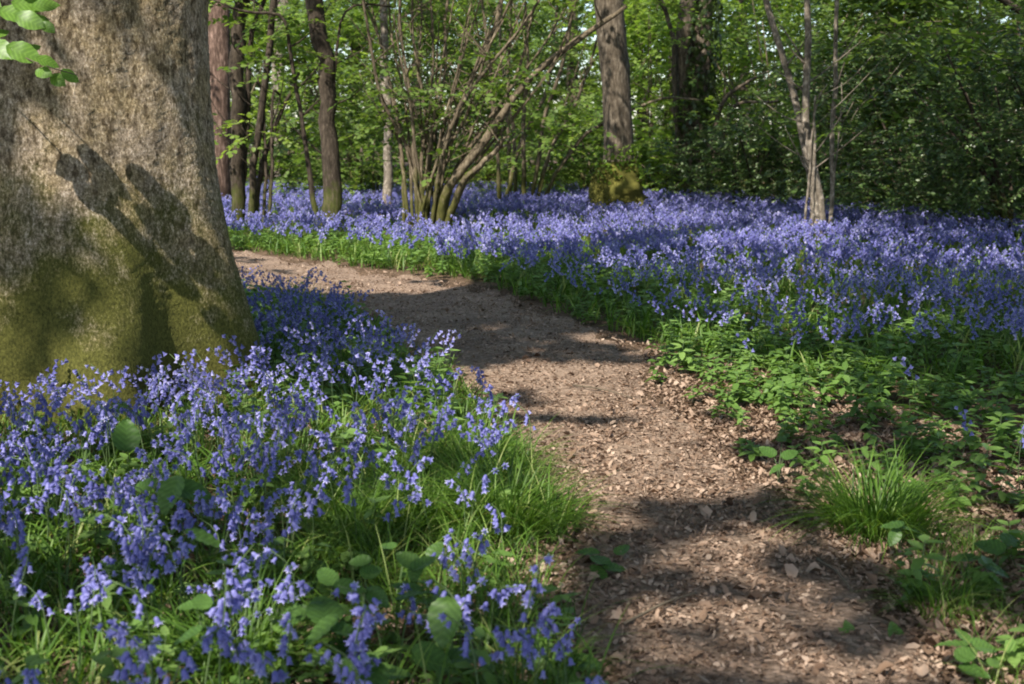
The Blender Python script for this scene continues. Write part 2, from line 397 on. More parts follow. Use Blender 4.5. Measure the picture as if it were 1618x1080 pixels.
# ------------------------------------------------------------------ the old tree at the left
TB = np.array([*G(128, 622), 0.0])
prof = [(425, 600), (412, 545), (393, 475), (374, 402), (362, 335), (348, 255), (338, 150), (332, 60), (330, 0)]
zz, rr = [], []
for u, v in prof:
    p = AT(u, v, TB[1]); zz.append(p[2]); rr.append(p[0] - TB[0])
zz = [-.35] + zz + [3.2, 6, 12]; rr = [rr[0] * 1.3] + rr + [rr[-1] * .97, rr[-1] * .85, rr[-1] * .6]
def trunk_r(z): return np.interp(z, zz, rr)
nz, na = 300, 220
zs = np.concatenate([np.linspace(-.35, 2.3, 230), np.linspace(2.32, 12, nz - 230)])
th = np.arange(na) * 2 * math.pi / na
ZZ, TH = np.meshgrid(zs, th, indexing='ij')
Rr = trunk_r(ZZ)
k = np.clip(.12 * np.exp(-np.clip(ZZ, 0, 9) / .6), 0, .12) + .010
tw = .25 * np.clip(ZZ, 0, 3)
Rr = Rr * (1 + k * (np.cos(7 * (TH + R(62)) + tw) - .75) + .4 * k * np.sin(4 * TH + 1.1 + ZZ))
def fr(a, b, s):                          # smooth ridges round the trunk
    return np.sin(a * TH + s) * np.sin(b * ZZ + s * 1.7)
Rr = Rr + .018 * fr(5, 3.1, .7) + .012 * fr(9, 4.3, 1) + .005 * fr(17, 4.1, 2) + .003 * fr(29, 7, .4) + .002 * fr(41, 11, 3)
rg = np.random.default_rng(5); Rr = Rr + rg.normal(0, .0015, Rr.shape)
V = np.stack([Rr * np.cos(TH) - .03 * ZZ * .3, Rr * np.sin(TH) * .95, ZZ], -1).reshape(-1, 3)
q = T(); q.add(V, [(i * na + j, i * na + (j + 1) % na, (i + 1) * na + (j + 1) % na, (i + 1) * na + j) for i in range(nz - 1) for j in range(na)])
old = thing('mature_tree', 'massive old tree with mossy flared trunk filling the left edge', 'tree', TB)
obj('trunk', mesh_of(q, 'old_trunk', [M_bark_big], True), old)
# leafy sprig hanging in front of its bark
big_leaf = serrated(9, .34, .06, .02, -.22, .85)
sp0 = AT(75, 105, TB[1] - 1.15)
twig_pts = [AT(-260, -60, TB[1] - .45), AT(-120, 10, TB[1] - .8), AT(-20, 62, TB[1] - 1.1), AT(30, 88, TB[1] - 1.15), AT(80, 108, TB[1] - 1.18), AT(122, 118, TB[1] - 1.2)]
tg = T(); tube(tg, smooth_path(twig_pts, 18), np.linspace(.007, .0018, 18), 6, 0, .5)
twig_pts2 = [AT(-120, 10, TB[1] - .8), AT(-40, 5, TB[1] - 1.0), AT(20, 22, TB[1] - 1.1), AT(80, 30, TB[1] - 1.1)]
tube(tg, smooth_path(twig_pts2, 12), np.linspace(.005, .0018, 12), 6, 0, .5)
tg.v = [tuple(np.array(p) - TB) for p in tg.v]
tw_o = obj('leafy_twig', mesh_of(tg, 'sprig_twig', [M_twig], True), old)
lm = mesh_of(big_leaf, 'sprig_leaf', [M_leaf_sprig], True)
def setrot(o, yaw, pitch, roll):
    o.rotation_mode = 'QUATERNION'; o.rotation_quaternion = Matrix((rotm(0, .5, 0) @ rotm(yaw, pitch, roll)).tolist()).to_quaternion()
for (u, v, dz, yaw, pitch, roll, s) in [(12, 74, 0, -1.75, -.25, .5, .17), (58, 92, -.02, -1.5, -.35, .35, .11), (58, 112, 0, -2.1, .1, .5, .10), (96, 112, .02, -1.5, -.55, .4, .10), (82, 120, .02, -2.3, -.1, .6, .10), (40, 80, .02, -.7, .1, .3, .09), (100, 116, .0, -2.0, -.3, .2, .08), (-12, 66, .02, -2.3, -.2, .4, .15), (-20, 60, .02, -.6, .1, .2, .13),
                                        (0, 18, 0, -1.6, -.1, .4, .16), (26, 24, 0, -1.9, -.2, .5, .15), (52, 26, .02, -1.6, -.6, .3, .12), (20, 5, .03, -1.4, -.1, .5, .16), (52, 12, .03, -1.2, .1, .4, .13), (-30, 30, .04, 1.8, -.2, .4, .15), (30, -10, .04, -.9, .1, .3, .14), (0, -20, .04, -1.3, .1, .3, .16), (-40, 0, .05, -2, .1, .3, .16), (66, 36, .02, -2.2, -.2, .3, .09), (-60, 40, 0, -2.2, 0, .2, .15)]:
    o = obj('leaf', lm, tw_o, tuple(AT(u, v, TB[1] - 1.15 + dz) - TB)); setrot(o, yaw, pitch, roll); o.scale = (s * .8, s * .85, s * .85)

# ------------------------------------------------------------------ background trees
def stem_mesh(pts, r0, r1, mat, name, origin, sides=9, n=26, rough=.06, seed=0, wob=.0):
    P = smooth_path(pts, n)
    if wob:
        g = np.random.default_rng(seed); s = np.linspace(0, 1, n)
        for ax in (0, 1): P[:, ax] += wob * (np.sin(s * 7 + g.uniform(0, 6)) + .5 * np.sin(s * 15 + g.uniform(0, 6))) * s
    t = T(); rad = r1 + (r0 - r1) * (1 - np.linspace(0, 1, n)) ** .8
    gj = np.random.default_rng(seed + 900)
    if r0 < .15:
        P[1:] += gj.normal(0, r0 * .16, (n - 1, 3)) * [1, 1, .3]
    tube(t, P - np.asarray(origin), rad, sides, 0, .5, rough, seed)
    nt_ = (5 if r0 < .15 else 3) if name.startswith(('coppiced', 'hazel', 'young', 'twisted', 'sapling', 'slim', 'dark', 'ivy')) else 0
    for q_ in range(nt_):                  # side twigs
        i = int(gj.integers(int(n * .3), n - 1)); b0 = P[i] - np.asarray(origin); a_ = gj.uniform(0, 6.28); ln = gj.uniform(.3, .9)
        d_ = np.array([math.cos(a_), math.sin(a_) * .6, gj.uniform(.3, 1.1)]) * ln
        tube(t, smooth_path([b0, b0 + d_ * .5 + gj.normal(0, .05, 3), b0 + d_ + [0, 0, .1]], 6), np.linspace(min(.014, rad[i] * .5), .003, 6), 4, 0, .5)
    return mesh_of(t, name, [mat], True)

def px_stem(pix, Y, dY=0.0):              # polyline of a stem; lower end pushed to the soil
    n = len(pix); out = []
    for i, (u, v) in enumerate(pix): out.append(AT(u, v, Y + dY * i / max(1, n - 1)))
    out[0][2] = min(out[0][2], -.05)
    return out
def extend_up(pts, z):                    # carry a stem on up above the frame
    d = pts[-1] - pts[-2]; d = d / np.linalg.norm(d)
    e = pts[-1].copy(); out = list(pts)
    while out[-1][2] < z:
        d = d * .8 + np.array([0, 0, .2]) + np.random.default_rng(len(out)).normal(0, .05, 3); d /= np.linalg.norm(d)
        d[2] = max(d[2], .3)
        out.append(out[-1] + d * .9)
    return out
CROWN_SEED = [100]
def canopy_leaves(N, cx, cy, z0, z1, rx, ry, seed, leafsize=(.10, .17), keep=None):
    rg = np.random.default_rng(seed)
    P = clumpy(N, cx, cy, z0, z1, rx, ry, rg, .5)
    return P

def tree(name, label, cat, stems, mat, crown=None, group=None, crownmat=None, limbs=()):
    """stems: (pixels, Y, dY, r0, r1, up_to_z, partname)"""
    base = None; parts = []
    for (pix, Y, dY, r0, r1, up, pn, seed) in stems:
        pts = px_stem(pix, Y, dY)
        if pn in ('trunk', 'stem') and base is None: base = np.array([pts[0][0], pts[0][1], 0])
        if up: pts = extend_up(pts, up)
        parts.append((pts, r0, r1, pn, seed))
    root = thing(name, label, cat, base, group)
    for i, (pts, r0, r1, pn, seed) in enumerate(parts):
        n = 34 if pn == 'trunk' else 22
        obj(pn, stem_mesh(pts, r0, r1, mat, name + '_' + pn, base, 12 if pn == 'trunk' else 7, n, .07, seed, .02 if pn != 'trunk' else .015), root)
    if crown is not None and len(crown[0]):
        P = np.asarray(crown[0]) - base
        obj('crown', crown_mesh(name + '_crown', P, [crown[1], M_twig], crown[2] if len(crown) > 2 else (.8, 1.3), rg=np.random.default_rng(CROWN_SEED[0])), root); CROWN_SEED[0] += 1
    return root, base

def near_stems(stems, N, rg, zmin=.9, zmax=6.0, spread=.5):   # spray centres along stems
    pts = []
    for (pix, Y, dY, r0, r1, up, pn, seed) in stems:
        P = px_stem(pix, Y, dY)
        if up: P = extend_up(P, up)
        pts.append(smooth_path(P, 40))
    A = np.concatenate(pts); A = A[(A[:, 2] > zmin) & (A[:, 2] < zmax)]
    if not len(A): return np.zeros((0, 3))
    nc = max(3, N // 8); C = A[rg.integers(0, len(A), nc)] + rg.normal(0, spread, (nc, 3)) * [1, 1, .6]
    P = C[rg.integers(0, nc, N)] + rg.normal(0, .28, (N, 3)) * [1, 1, .5]
    return P

g = np.random.default_rng(21)
# slim dark tree in the bluebells
st = [([(520, 352), (523, 250), (516, 160), (515, 100), (502, 35), (490, -20)], 17, .3, .13, .09, 8.5, 'trunk', 1),
      ([(497, 12), (450, 14), (400, 24), (355, 10)], 17.1, -.4, .04, .016, 0, 'branch', 2), ([(500, 14), (540, 8), (575, 3), (620, 12)], 17.1, .3, .032, .012, 0, 'branch', 3)]
cr = np.concatenate([near_stems(st, 26, g, 1.9, 4, .7), clumpy(90, AT(520, 100, 17)[0], 17, 4.3, 9, 2.4, 2.4, g)])
tree('slim_tree', 'slim dark straight tree standing alone in the bluebells right of the old trunk', 'tree', st, M_bark_dark, (cr, M_leaf_mid))
# reddish trunk half hidden behind the old tree
st = [([(346, 330), (346, 200), (345, 90), (344, -20)], 23.5, .2, .22, .17, 8, 'trunk', 4)]
cr = clumpy(60, AT(346, 100, 23.5)[0], 23.5, 4.6, 8.6, 2.2, 2, g)
tree('pine_tree', 'tree with reddish bark half hidden by the old mossy trunk', 'tree', st, M_bark_red, (cr, M_leaf_mid))
# dark trunk next to it
st = [([(376, 332), (377, 230), (374, 130), (372, 60), (388, -20)], 18, .2, .105, .078, 7.5, 'trunk', 5), ([(374, 110), (395, 40), (415, 0), (440, -40)], 18.1, .3, .05, .025, 0, 'branch', 6)]
cr = np.concatenate([near_stems(st, 26, g, 1.8, 4, .6), clumpy(60, AT(376, 100, 18)[0], 18, 4.4, 8, 2, 2, g)])
tree('dark_tree', 'dark straight tree just right of the reddish trunk', 'tree', st, M_bark_dark, (cr, M_leaf_mid))
# leaning pair of stems
st = [([(394, 330), (400, 270), (410, 190), (424, 110), (428, 50), (433, -20)], 17.4, .3, .055, .035, 6, 'stem', 7), ([(396, 330), (414, 260), (436, 195), (458, 140), (470, 115)], 17.5, .4, .05, .02, 0, 'stem', 8),
      ([(418, 140), (432, 130), (444, 150)], 17.5, .2, .027, .015, 0, 'branch', 9), ([(412, 230), (420, 180), (418, 150), (408, 125)], 17.5, .2, .027, .012, 0, 'branch', 10)]
cr = np.concatenate([near_stems(st, 60, g, 1.4, 4, .7), clumpy(70, AT(430, 100, 17.4)[0], 17.4, 4, 6.5, 1.6, 1.6, g)])
tree('young_tree', 'small two stemmed tree with dark forking stems leaning right', 'tree', st, M_bark_dark, (cr, M_leaf_bright))

# coppiced hazel, the large fan of stems
hz = [[(690, 350), (702, 300), (748, 245), (800, 170), (858, 100), (930, 50), (990, 8)],
      [(684, 348), (700, 225), (728, 165), (752, 105), (780, 50), (797, -20)],
      [(666, 348), (655, 250), (628, 200), (604, 165), (590, 100), (572, -20)],
      [(640, 345), (636, 270), (628, 215), (612, 175), (598, 150)],
      [(660, 348), (654, 210), (645, 120), (634, 60), (632, -20)],
      [(676, 348), (676, 260), (690, 190), (706, 110), (704, 30), (710, -20)],
      [(672, 348), (678, 230), (668, 140), (650, 60), (652, -20)],
      [(696, 350), (730, 285), (782, 240), (805, 215)],
      [(650, 348), (640, 300), (634, 240), (622, 160), (600, 60), (566, -20)],
      [(684, 348), (692, 260), (740, 180), (766, 90), (800, 20), (820, -20)],
      [(680, 348), (690, 285), (700, 245), (712, 190), (760, 120), (830, 40), (860, -10)],
      [(668, 348), (662, 260), (680, 170), (684, 70), (680, -20)],
      [(688, 348), (720, 260), (770, 200), (815, 130), (838, 50), (850, -20)],
      [(652, 348), (648, 230), (640, 150), (620, 70), (610, -20)],
      [(700, 350), (745, 262), (830, 165), (880, 95), (905, 30)],
      [(662, 348), (668, 200), (660, 120), (668, 30), (665, -20)],
      [(694, 350), (715, 290), (745, 220), (800, 150), (870, 60), (900, 0)]]
hr = [.10, .06, .04, .04, .042, .045, .035, .075, .035, .034, .038, .03, .038, .03, .03, .027, .027]
st = [(p, 17.2 + g.uniform(-.25, .25), g.uniform(-.8, .8), r_ * .74, r_ * .27, 0 if i in (0, 3, 7) else 4.4, 'stem', 20 + i) for i, (p, r_) in enumerate(zip(hz, hr))]
for i in range(11):
    u0 = g.uniform(650, 700); u1 = g.uniform(560, 860)
    st.append(([(u0, 348), (u0 * .6 + u1 * .4 + g.uniform(-10, 10), 200), (u1, g.uniform(-20, 40))], 17.2 + g.uniform(-.3, .3), g.uniform(-.6, .6), .022, .009, 0, 'stem', 50 + i))
cr = np.concatenate([near_stems(st, 330, g, 1.3, 4.2, .4), clumpy(140, AT(690, 100, 17.2)[0], 17.2, 4.2, 6.5, 3, 2.4, g)])
tree('coppiced_hazel', 'large coppiced hazel fanning many leaning stems from one mossy stool', 'hazel bush', st, M_bark_hazel, (cr, M_leaf_mid, (.75, 1.15)))
# pale straight pole left of the hazel
st = [([(612, 335), (613, 280), (612, 215), (609, 120), (606, -20)], 22.5, .2, .085, .06, 6, 'trunk', 70)]
tree('pole_tree', 'pale slender pole tree just left of the large hazel fan', 'tree', st, M_bark_pale, (clumpy(60, AT(612, 100, 22.5)[0], 22.5, 4.4, 6.5, 1.4, 1.4, g), M_leaf_mid))
# second thinner hazel
h2 = [[(790, 325), (787, 240), (776, 150), (770, 60), (760, -20)], [(806, 325), (806, 250), (800, 150), (806, 50), (805, -20)], [(829, 325), (826, 190), (835, 110), (830, -20)],
      [(843, 325), (868, 240), (905, 175), (935, 95), (950, 20)], [(836, 325), (850, 260), (860, 180), (890, 100), (905, 0)], [(795, 325), (820, 230), (870, 130), (880, 20)], [(815, 325), (812, 200), (790, 90), (792, -20)],
      [(850, 325), (880, 270), (925, 210), (985, 178), (1050, 152), (1110, 158)]]
st = [(p, 23.5 + g.uniform(-.3, .3), g.uniform(-.8, .8), .045, .015, 0 if i in (3, 7) else 4.6, 'stem', 80 + i) for i, p in enumerate(h2)]
cr = np.concatenate([near_stems(st, 150, g, 1.4, 4.3, .4), clumpy(70, AT(830, 100, 23.5)[0], 23.5, 4.6, 7, 2.4, 2, g)])
tree('hazel_bush', 'thin stemmed hazel between the large hazel fan and the mossy footed trunk', 'hazel bush', st, M_bark_hazel, (cr, M_leaf_bright, (.75, 1.15)))

# oak with the mossy swollen foot
st = [([(974, 335), (976, 290), (977, 225), (973, 120), (966, 40), (962, -20)], 20.6, .2, .262, .21, 9, 'trunk', 95)]
root, base = tree('oak_tree', 'straight brown trunk with a swollen foot wrapped in yellow green moss', 'tree', st, M_bark_oak,
     (clumpy(180, AT(974, 100, 20.6)[0], 20.6, 5, 10, 3, 3, g), M_leaf_mid))
t = T(); tube(t, smooth_path([(0, 0, -.1), (.02, 0, .2), (0, 0, .45), (.03, 0, .75), (.02, 0, .95)], 20) , np.interp(np.linspace(0, 1, 20), [0, .25, .4, .5, .62, .75, 1], [.42, .47, .45, .38, .41, .36, .27]), 30, 0, .5, .13, 3)
M_moss = leafmat('moss', [(0, (.045, .046, .012)), (.5, (.115, .108, .027)), (1, (.2, .188, .055))], .1, .9, spec=.1, vein=True)
mo = obj('moss_cushion', mesh_of(t, 'moss_cushion', [M_moss], True), root); tag(mo, 'yellow green moss wrapped round the foot')
gg = np.random.default_rng(4)
bt = Batch(); N = 260; zz_ = gg.uniform(.62, 1.2, N); an = gg.uniform(3.4, 6.1, N)
bt.put(LEAF1, np.stack([.36 * np.cos(an), .36 * np.sin(an), zz_], 1), rotm(gg.uniform(0, 6.28, N), gg.normal(-.3, .5, N), gg.normal(0, .5, N)), gg.uniform(.05, .09, N), rg=gg)
lt = T()
for q_ in range(7):
    a_ = 3.5 + q_ * .42; tube(lt, smooth_path([(.0, -.25, .55), (.3 * math.cos(a_), .3 * math.sin(a_), .85), (.4 * math.cos(a_), .4 * math.sin(a_), 1.05)], 6), [.006] * 6, 4, 1)
bt.raw(lt)
obj('leaf_tuft', bt.mesh('leaf_tuft', [M_leaf_bright, M_twig]), root)

bt = Batch(); N = 3200; zz_ = gg.uniform(.05, .95, N); an = gg.uniform(0, 6.28, N); rad = np.interp(zz_, [0, .25, .45, .7, .95], [.44, .47, .42, .38, .27]) + np.abs(gg.normal(0, .012, N))
bt.put(LEAF1, np.stack([rad * np.cos(an), rad * np.sin(an), zz_], 1), rotm(an + math.pi / 2, gg.normal(-1.2, .5, N), gg.normal(0, .6, N)), gg.uniform(.02, .04, N), .45, rg=gg)
obj('moss_fronds', bt.mesh('moss_fronds', [M_moss]), root)
# ivy clad forked tree
st = [([(1088, 335), (1090, 270), (1092, 200), (1098, 150)], 25, .1, .36, .28, 0, 'trunk', 96), ([(1096, 190), (1104, 110), (1108, 40), (1112, -20)], 25, .1, .25, .17, 8, 'limb', 97),
      ([(1090, 190), (1082, 110), (1080, 50), (1090, -20)], 25, -.2, .16, .11, 7, 'limb', 98), ([(1084, 60), (1060, 25), (1040, -10)], 24.9, -.2, .07, .04, 0, 'branch', 99),
      ([(1105, 165), (1140, 155), (1190, 125), (1215, 112)], 24.9, -.2, .07, .02, 0, 'branch', 100), ([(1110, 160), (1160, 160), (1235, 162), (1250, 150)], 24.9, -.4, .05, .02, 0, 'branch', 101)]
root, base = tree('ivy_tree', 'forked tree with dark ivy climbing its trunk right of the mossy foot', 'tree', st, M_bark_oak,
     (np.concatenate([near_stems(st, 50, g, 2.4, 4.5, .8), clumpy(140, AT(1090, 100, 25)[0], 25, 5, 9, 2.8, 2.6, g)]), M_leaf_bright))
gg = np.random.default_rng(6); bt = Batch(); N = 1500
zz_ = np.where(gg.random(N) < .55, gg.uniform(2.0, 4.1, N), gg.uniform(.2, 2.2, N)); an = gg.uniform(2.8, 6.6, N)
P = np.array(px_stem([(1088, 335), (1090, 270), (1094, 200), (1102, 130), (1108, 40), (1112, -20)], 25, .1))
cx = np.interp(zz_, P[:, 2], P[:, 0]) - base[0]; rad = np.interp(zz_, [0, 1.8, 2.2, 4.2], [.38, .32, .32, .3]) + np.abs(gg.normal(0, .06, N))
bt.put(LEAF1, np.stack([cx + rad * np.cos(an), rad * np.sin(an), zz_], 1), rotm(an + math.pi / 2, gg.normal(-1, .4, N), gg.normal(0, .4, N)), gg.uniform(.07, .12, N), rg=gg)
obj('ivy', bt.mesh('ivy', [M_leaf_ivy]), root)

# twisted pale two stemmed tree on the right
st = [([(1296, 362), (1293, 325), (1284, 285), (1272, 245), (1268, 215), (1263, 178), (1247, 135), (1232, 85), (1218, 30), (1206, -20)], 15.4, .2, .048, .018, 6, 'stem', 110),
      ([(1303, 362), (1300, 330), (1288, 275), (1276, 225), (1272, 180), (1277, 120), (1275, 60), (1276, -20)], 15.45, -.1, .05, .02, 6, 'stem', 111),
      ([(1284, 290), (1289, 220), (1284, 165), (1285, 150)], 15.4, -.2, .03, .012, 0, 'stem', 112), ([(1276, 150), (1292, 140), (1305, 133)], 15.4, -.2, .018, .007, 0, 'branch', 113)]
cr = np.concatenate([near_stems(st, 26, g, 1.7, 3.6, .6), clumpy(110, AT(1280, 100, 15.4)[0], 15.4, 4, 6.8, 2, 2, g)])
tree('twisted_tree', 'pale twisted tree with two crossing stems before the dark bushes', 'tree', st, M_bark_pale, (cr, M_leaf_mid))
st = [([(1312, 362), (1316, 280), (1314, 200), (1322, 120), (1318, 50), (1324, -20)], 15.9, .2, .033, .017, 5, 'stem', 115), ([(1315, 230), (1330, 170), (1326, 130)], 15.9, 0, .013, .006, 0, 'branch', 116)]
tree('sapling', 'thin straight sapling just right of the pale twisted tree', 'sapling', st, M_bark_pale, (near_stems(st, 50, g, 1.6, 5, .5), M_leaf_mid))

# ------------------------------------------------------------------ bushes and trees further back
def bush(name, label, u, Y, w_, h, N, leafm, z0=.1, sprays=SPRAYS, size=(.8, 1.3), stems=7, group=None, bark=M_bark_hazel, depth=None, cat='bush'):
    x = AT(u, 300, Y)[0]; base = np.array([x, Y, 0.]); rg = np.random.default_rng(int(u * 7 + Y * 13))
    root = thing(name, label, cat, base, group)
    t = T()
    for i in range(stems):
        a_ = rg.uniform(0, 6.28); r_ = rg.uniform(.2, .95)
        top = np.array([w_ * r_ * math.cos(a_), (depth or w_) * r_ * math.sin(a_), h * rg.uniform(.6, 1)])
        b0 = np.array([rg.normal(0, .12), rg.normal(0, .12), -.05])
        P = smooth_path([b0, b0 * .5 + top * [.3, .3, .4] + rg.normal(0, .08, 3), top], 12)
        tube(t, P, np.linspace(rg.uniform(.02, .045), .008, 12), 6, 0, .5, .05, i)
    obj('stems', mesh_of(t, name + '_stems', [bark], True), root)
    P = clumpy(N, 0, 0, z0, h, w_, depth or w_, rg, .42)
    obj('foliage', crown_mesh(name + '_foliage', P, [leafm, M_twig], size, sprays, rg), root)
    return root
DK = [('dark dense evergreen bush at the right edge behind the bluebells', 1600, 16.6, 1.9, 2.6, 1300), ('dark evergreen bush right of the thin sapling', 1450, 20.5, 2.2, 2.9, 1300),
      ('dark evergreen bush behind the pale twisted tree', 1320, 23.5, 2.0, 2.7, 1000), ('low dark bush between the ivy tree and the twisted tree', 1185, 23, 1.3, 1.7, 600),
      ('dark evergreen bush far right beyond the edge bush', 1720, 17, 2.4, 3.0, 900)]
for lb, u, Y, w_, h, N in DK:
    bush('evergreen_bush', lb, u, Y, w_, h, N, M_leaf_dark, .05, SPRAYS_SMALL, (.8, 1.3), 9, 'dark bushes on the right', M_bark_dark)
GB = [('light green bush behind the leaning stems left of the slim tree', 455, 31, 2.4, 4.4, 560, M_leaf_bright), ('low dark green bush between the slim tree and the hazel fan', 568, 25.5, 1.5, 1.9, 420, M_leaf_mid),
      ('green bush behind the slim dark tree', 545, 32, 2.2, 5.0, 520, M_leaf_mid), ('green bush seen through the large hazel fan', 680, 29, 2.6, 4.8, 700, M_leaf_mid),
      ('green bush behind the thin stemmed hazel', 850, 30, 2.4, 4.6, 600, M_leaf_mid), ('bright bush between the two thick trunks in the middle distance', 1030, 30, 1.9, 5.0, 620, M_leaf_bright),
      ('bright green bush behind the ivy clad tree', 1150, 31, 2.4, 5.2, 760, M_leaf_bright), ('tall green bush above the low dark bush', 1230, 27, 2.0, 4.6, 620, M_leaf_mid),
      ('tall bush behind the evergreens right of the sapling', 1350, 31, 3.0, 6.0, 800, M_leaf_mid), ('tall bush far behind the middle of the right hand evergreens', 1500, 30, 3.0, 6.0, 800, M_leaf_mid), ('tall bush far behind the right edge evergreens', 1640, 28, 2.8, 6.0, 700, M_leaf_mid), ('tall bush far behind the mossy footed trunk', 960, 36, 3.0, 6.4, 700, M_leaf_mid), ('tall bush far behind the right half of the hazel fan', 770, 37, 3.0, 6.4, 700, M_leaf_bright),
      ('leafy bush with pale branches above the evergreen bushes', 1400, 22.5, 2.0, 4.5, 620, M_leaf_mid), ('leafy bush rising behind the right edge evergreens', 1570, 21.5, 2.2, 4.6, 620, M_leaf_mid),
      ('low bush right behind the mossy footed trunk', 930, 26.5, 1.4, 1.9, 360, M_leaf_mid), ('small bright bush at the foot of the ivy tree', 1045, 25.5, .8, 1.2, 200, M_leaf_bright),
      ('green bush behind the reddish trunk', 370, 30, 2.0, 4.6, 460, M_leaf_bright)]
for lb, u, Y, w_, h, N, mt in GB:
    bush('leafy_bush', lb, u, Y, w_, h, N, mt, .1, SPRAYS, (.9, 1.5), 8, 'leafy bushes behind the bluebells')

ft = [(438, 40, .22), (560, 44, .2), (655, 38, .18), (735, 42, .16), (905, 39, .17), (1012, 43, .2), (1060, 36, .12), (1180, 40, .2), (1380, 36, .16), (1500, 34, .14), (300, 42, .25)]
lbs = ['grey far trunk in the bright gap left of the slim tree', 'far trunk just right of the slim dark tree', 'far trunk behind the left stems of the hazel fan', 'far trunk behind the right stems of the hazel fan',
       'far trunk left of the mossy footed trunk', 'far trunk right of the mossy footed trunk', 'thin far trunk left of the ivy tree', 'far trunk right of the ivy tree', 'far trunk right of the thin sapling', 'far trunk behind the right hand bushes', 'far trunk hidden behind the old mossy trunk']
for (u, Y, r_), lb in zip(ft, lbs):
    st = [([(u, 300), (u + g.uniform(-6, 6), 150), (u + g.uniform(-14, 14), -20)], Y, .4, r_, r_ * .7, 10, 'trunk', int(u))]
    tree('far_tree', lb, 'tree', st, M_bark_pale if u == 438 else M_bark_dark, (clumpy(130, AT(u, 100, Y)[0], Y, 5.2, 11, 3.2, 3, g), M_leaf_mid, (1.2, 1.9)), 'far trees beyond the bushes')
# far wood that reads as one mass
rg = np.random.default_rng(77); N = 17000
yy = rg.uniform(40, 66, N); xx = (rg.uniform(-.56, .56, N)) * yy; zz_ = rg.uniform(.1, 1, N) * 11
kp = vnoise(xx, zz_ * 1.6, 5, 3) + rg.normal(0, .12, N) > .22
P = np.stack([xx, yy, zz_], 1)[kp]
fw = obj('far_woodland', crown_mesh('far_woodland', P, [M_leaf_mid, M_twig], (2.0, 3.4), rg=rg)); tag(fw, 'distant mass of woodland foliage', 'woodland', kind='stuff')

# branch poking in at the top right corner from a tree outside the frame
st = [([(1760, 400), (1740, 250), (1720, 60), (1715, -20)], 14, .1, .13, .1, 6.5, 'trunk', 130), ([(1718, 90), (1660, 40), (1600, 8), (1560, -20)], 14, -.6, .05, .03, 0, 'branch', 131)]
tree('edge_tree', 'dark branch reaching in at the top right corner', 'tree', st, M_bark_dark, (np.concatenate([near_stems(st, 50, g, 2.2, 3.5, .5), clumpy(80, AT(1720, 100, 14)[0], 14, 3.8, 7, 2, 2, g)]), M_leaf_mid))

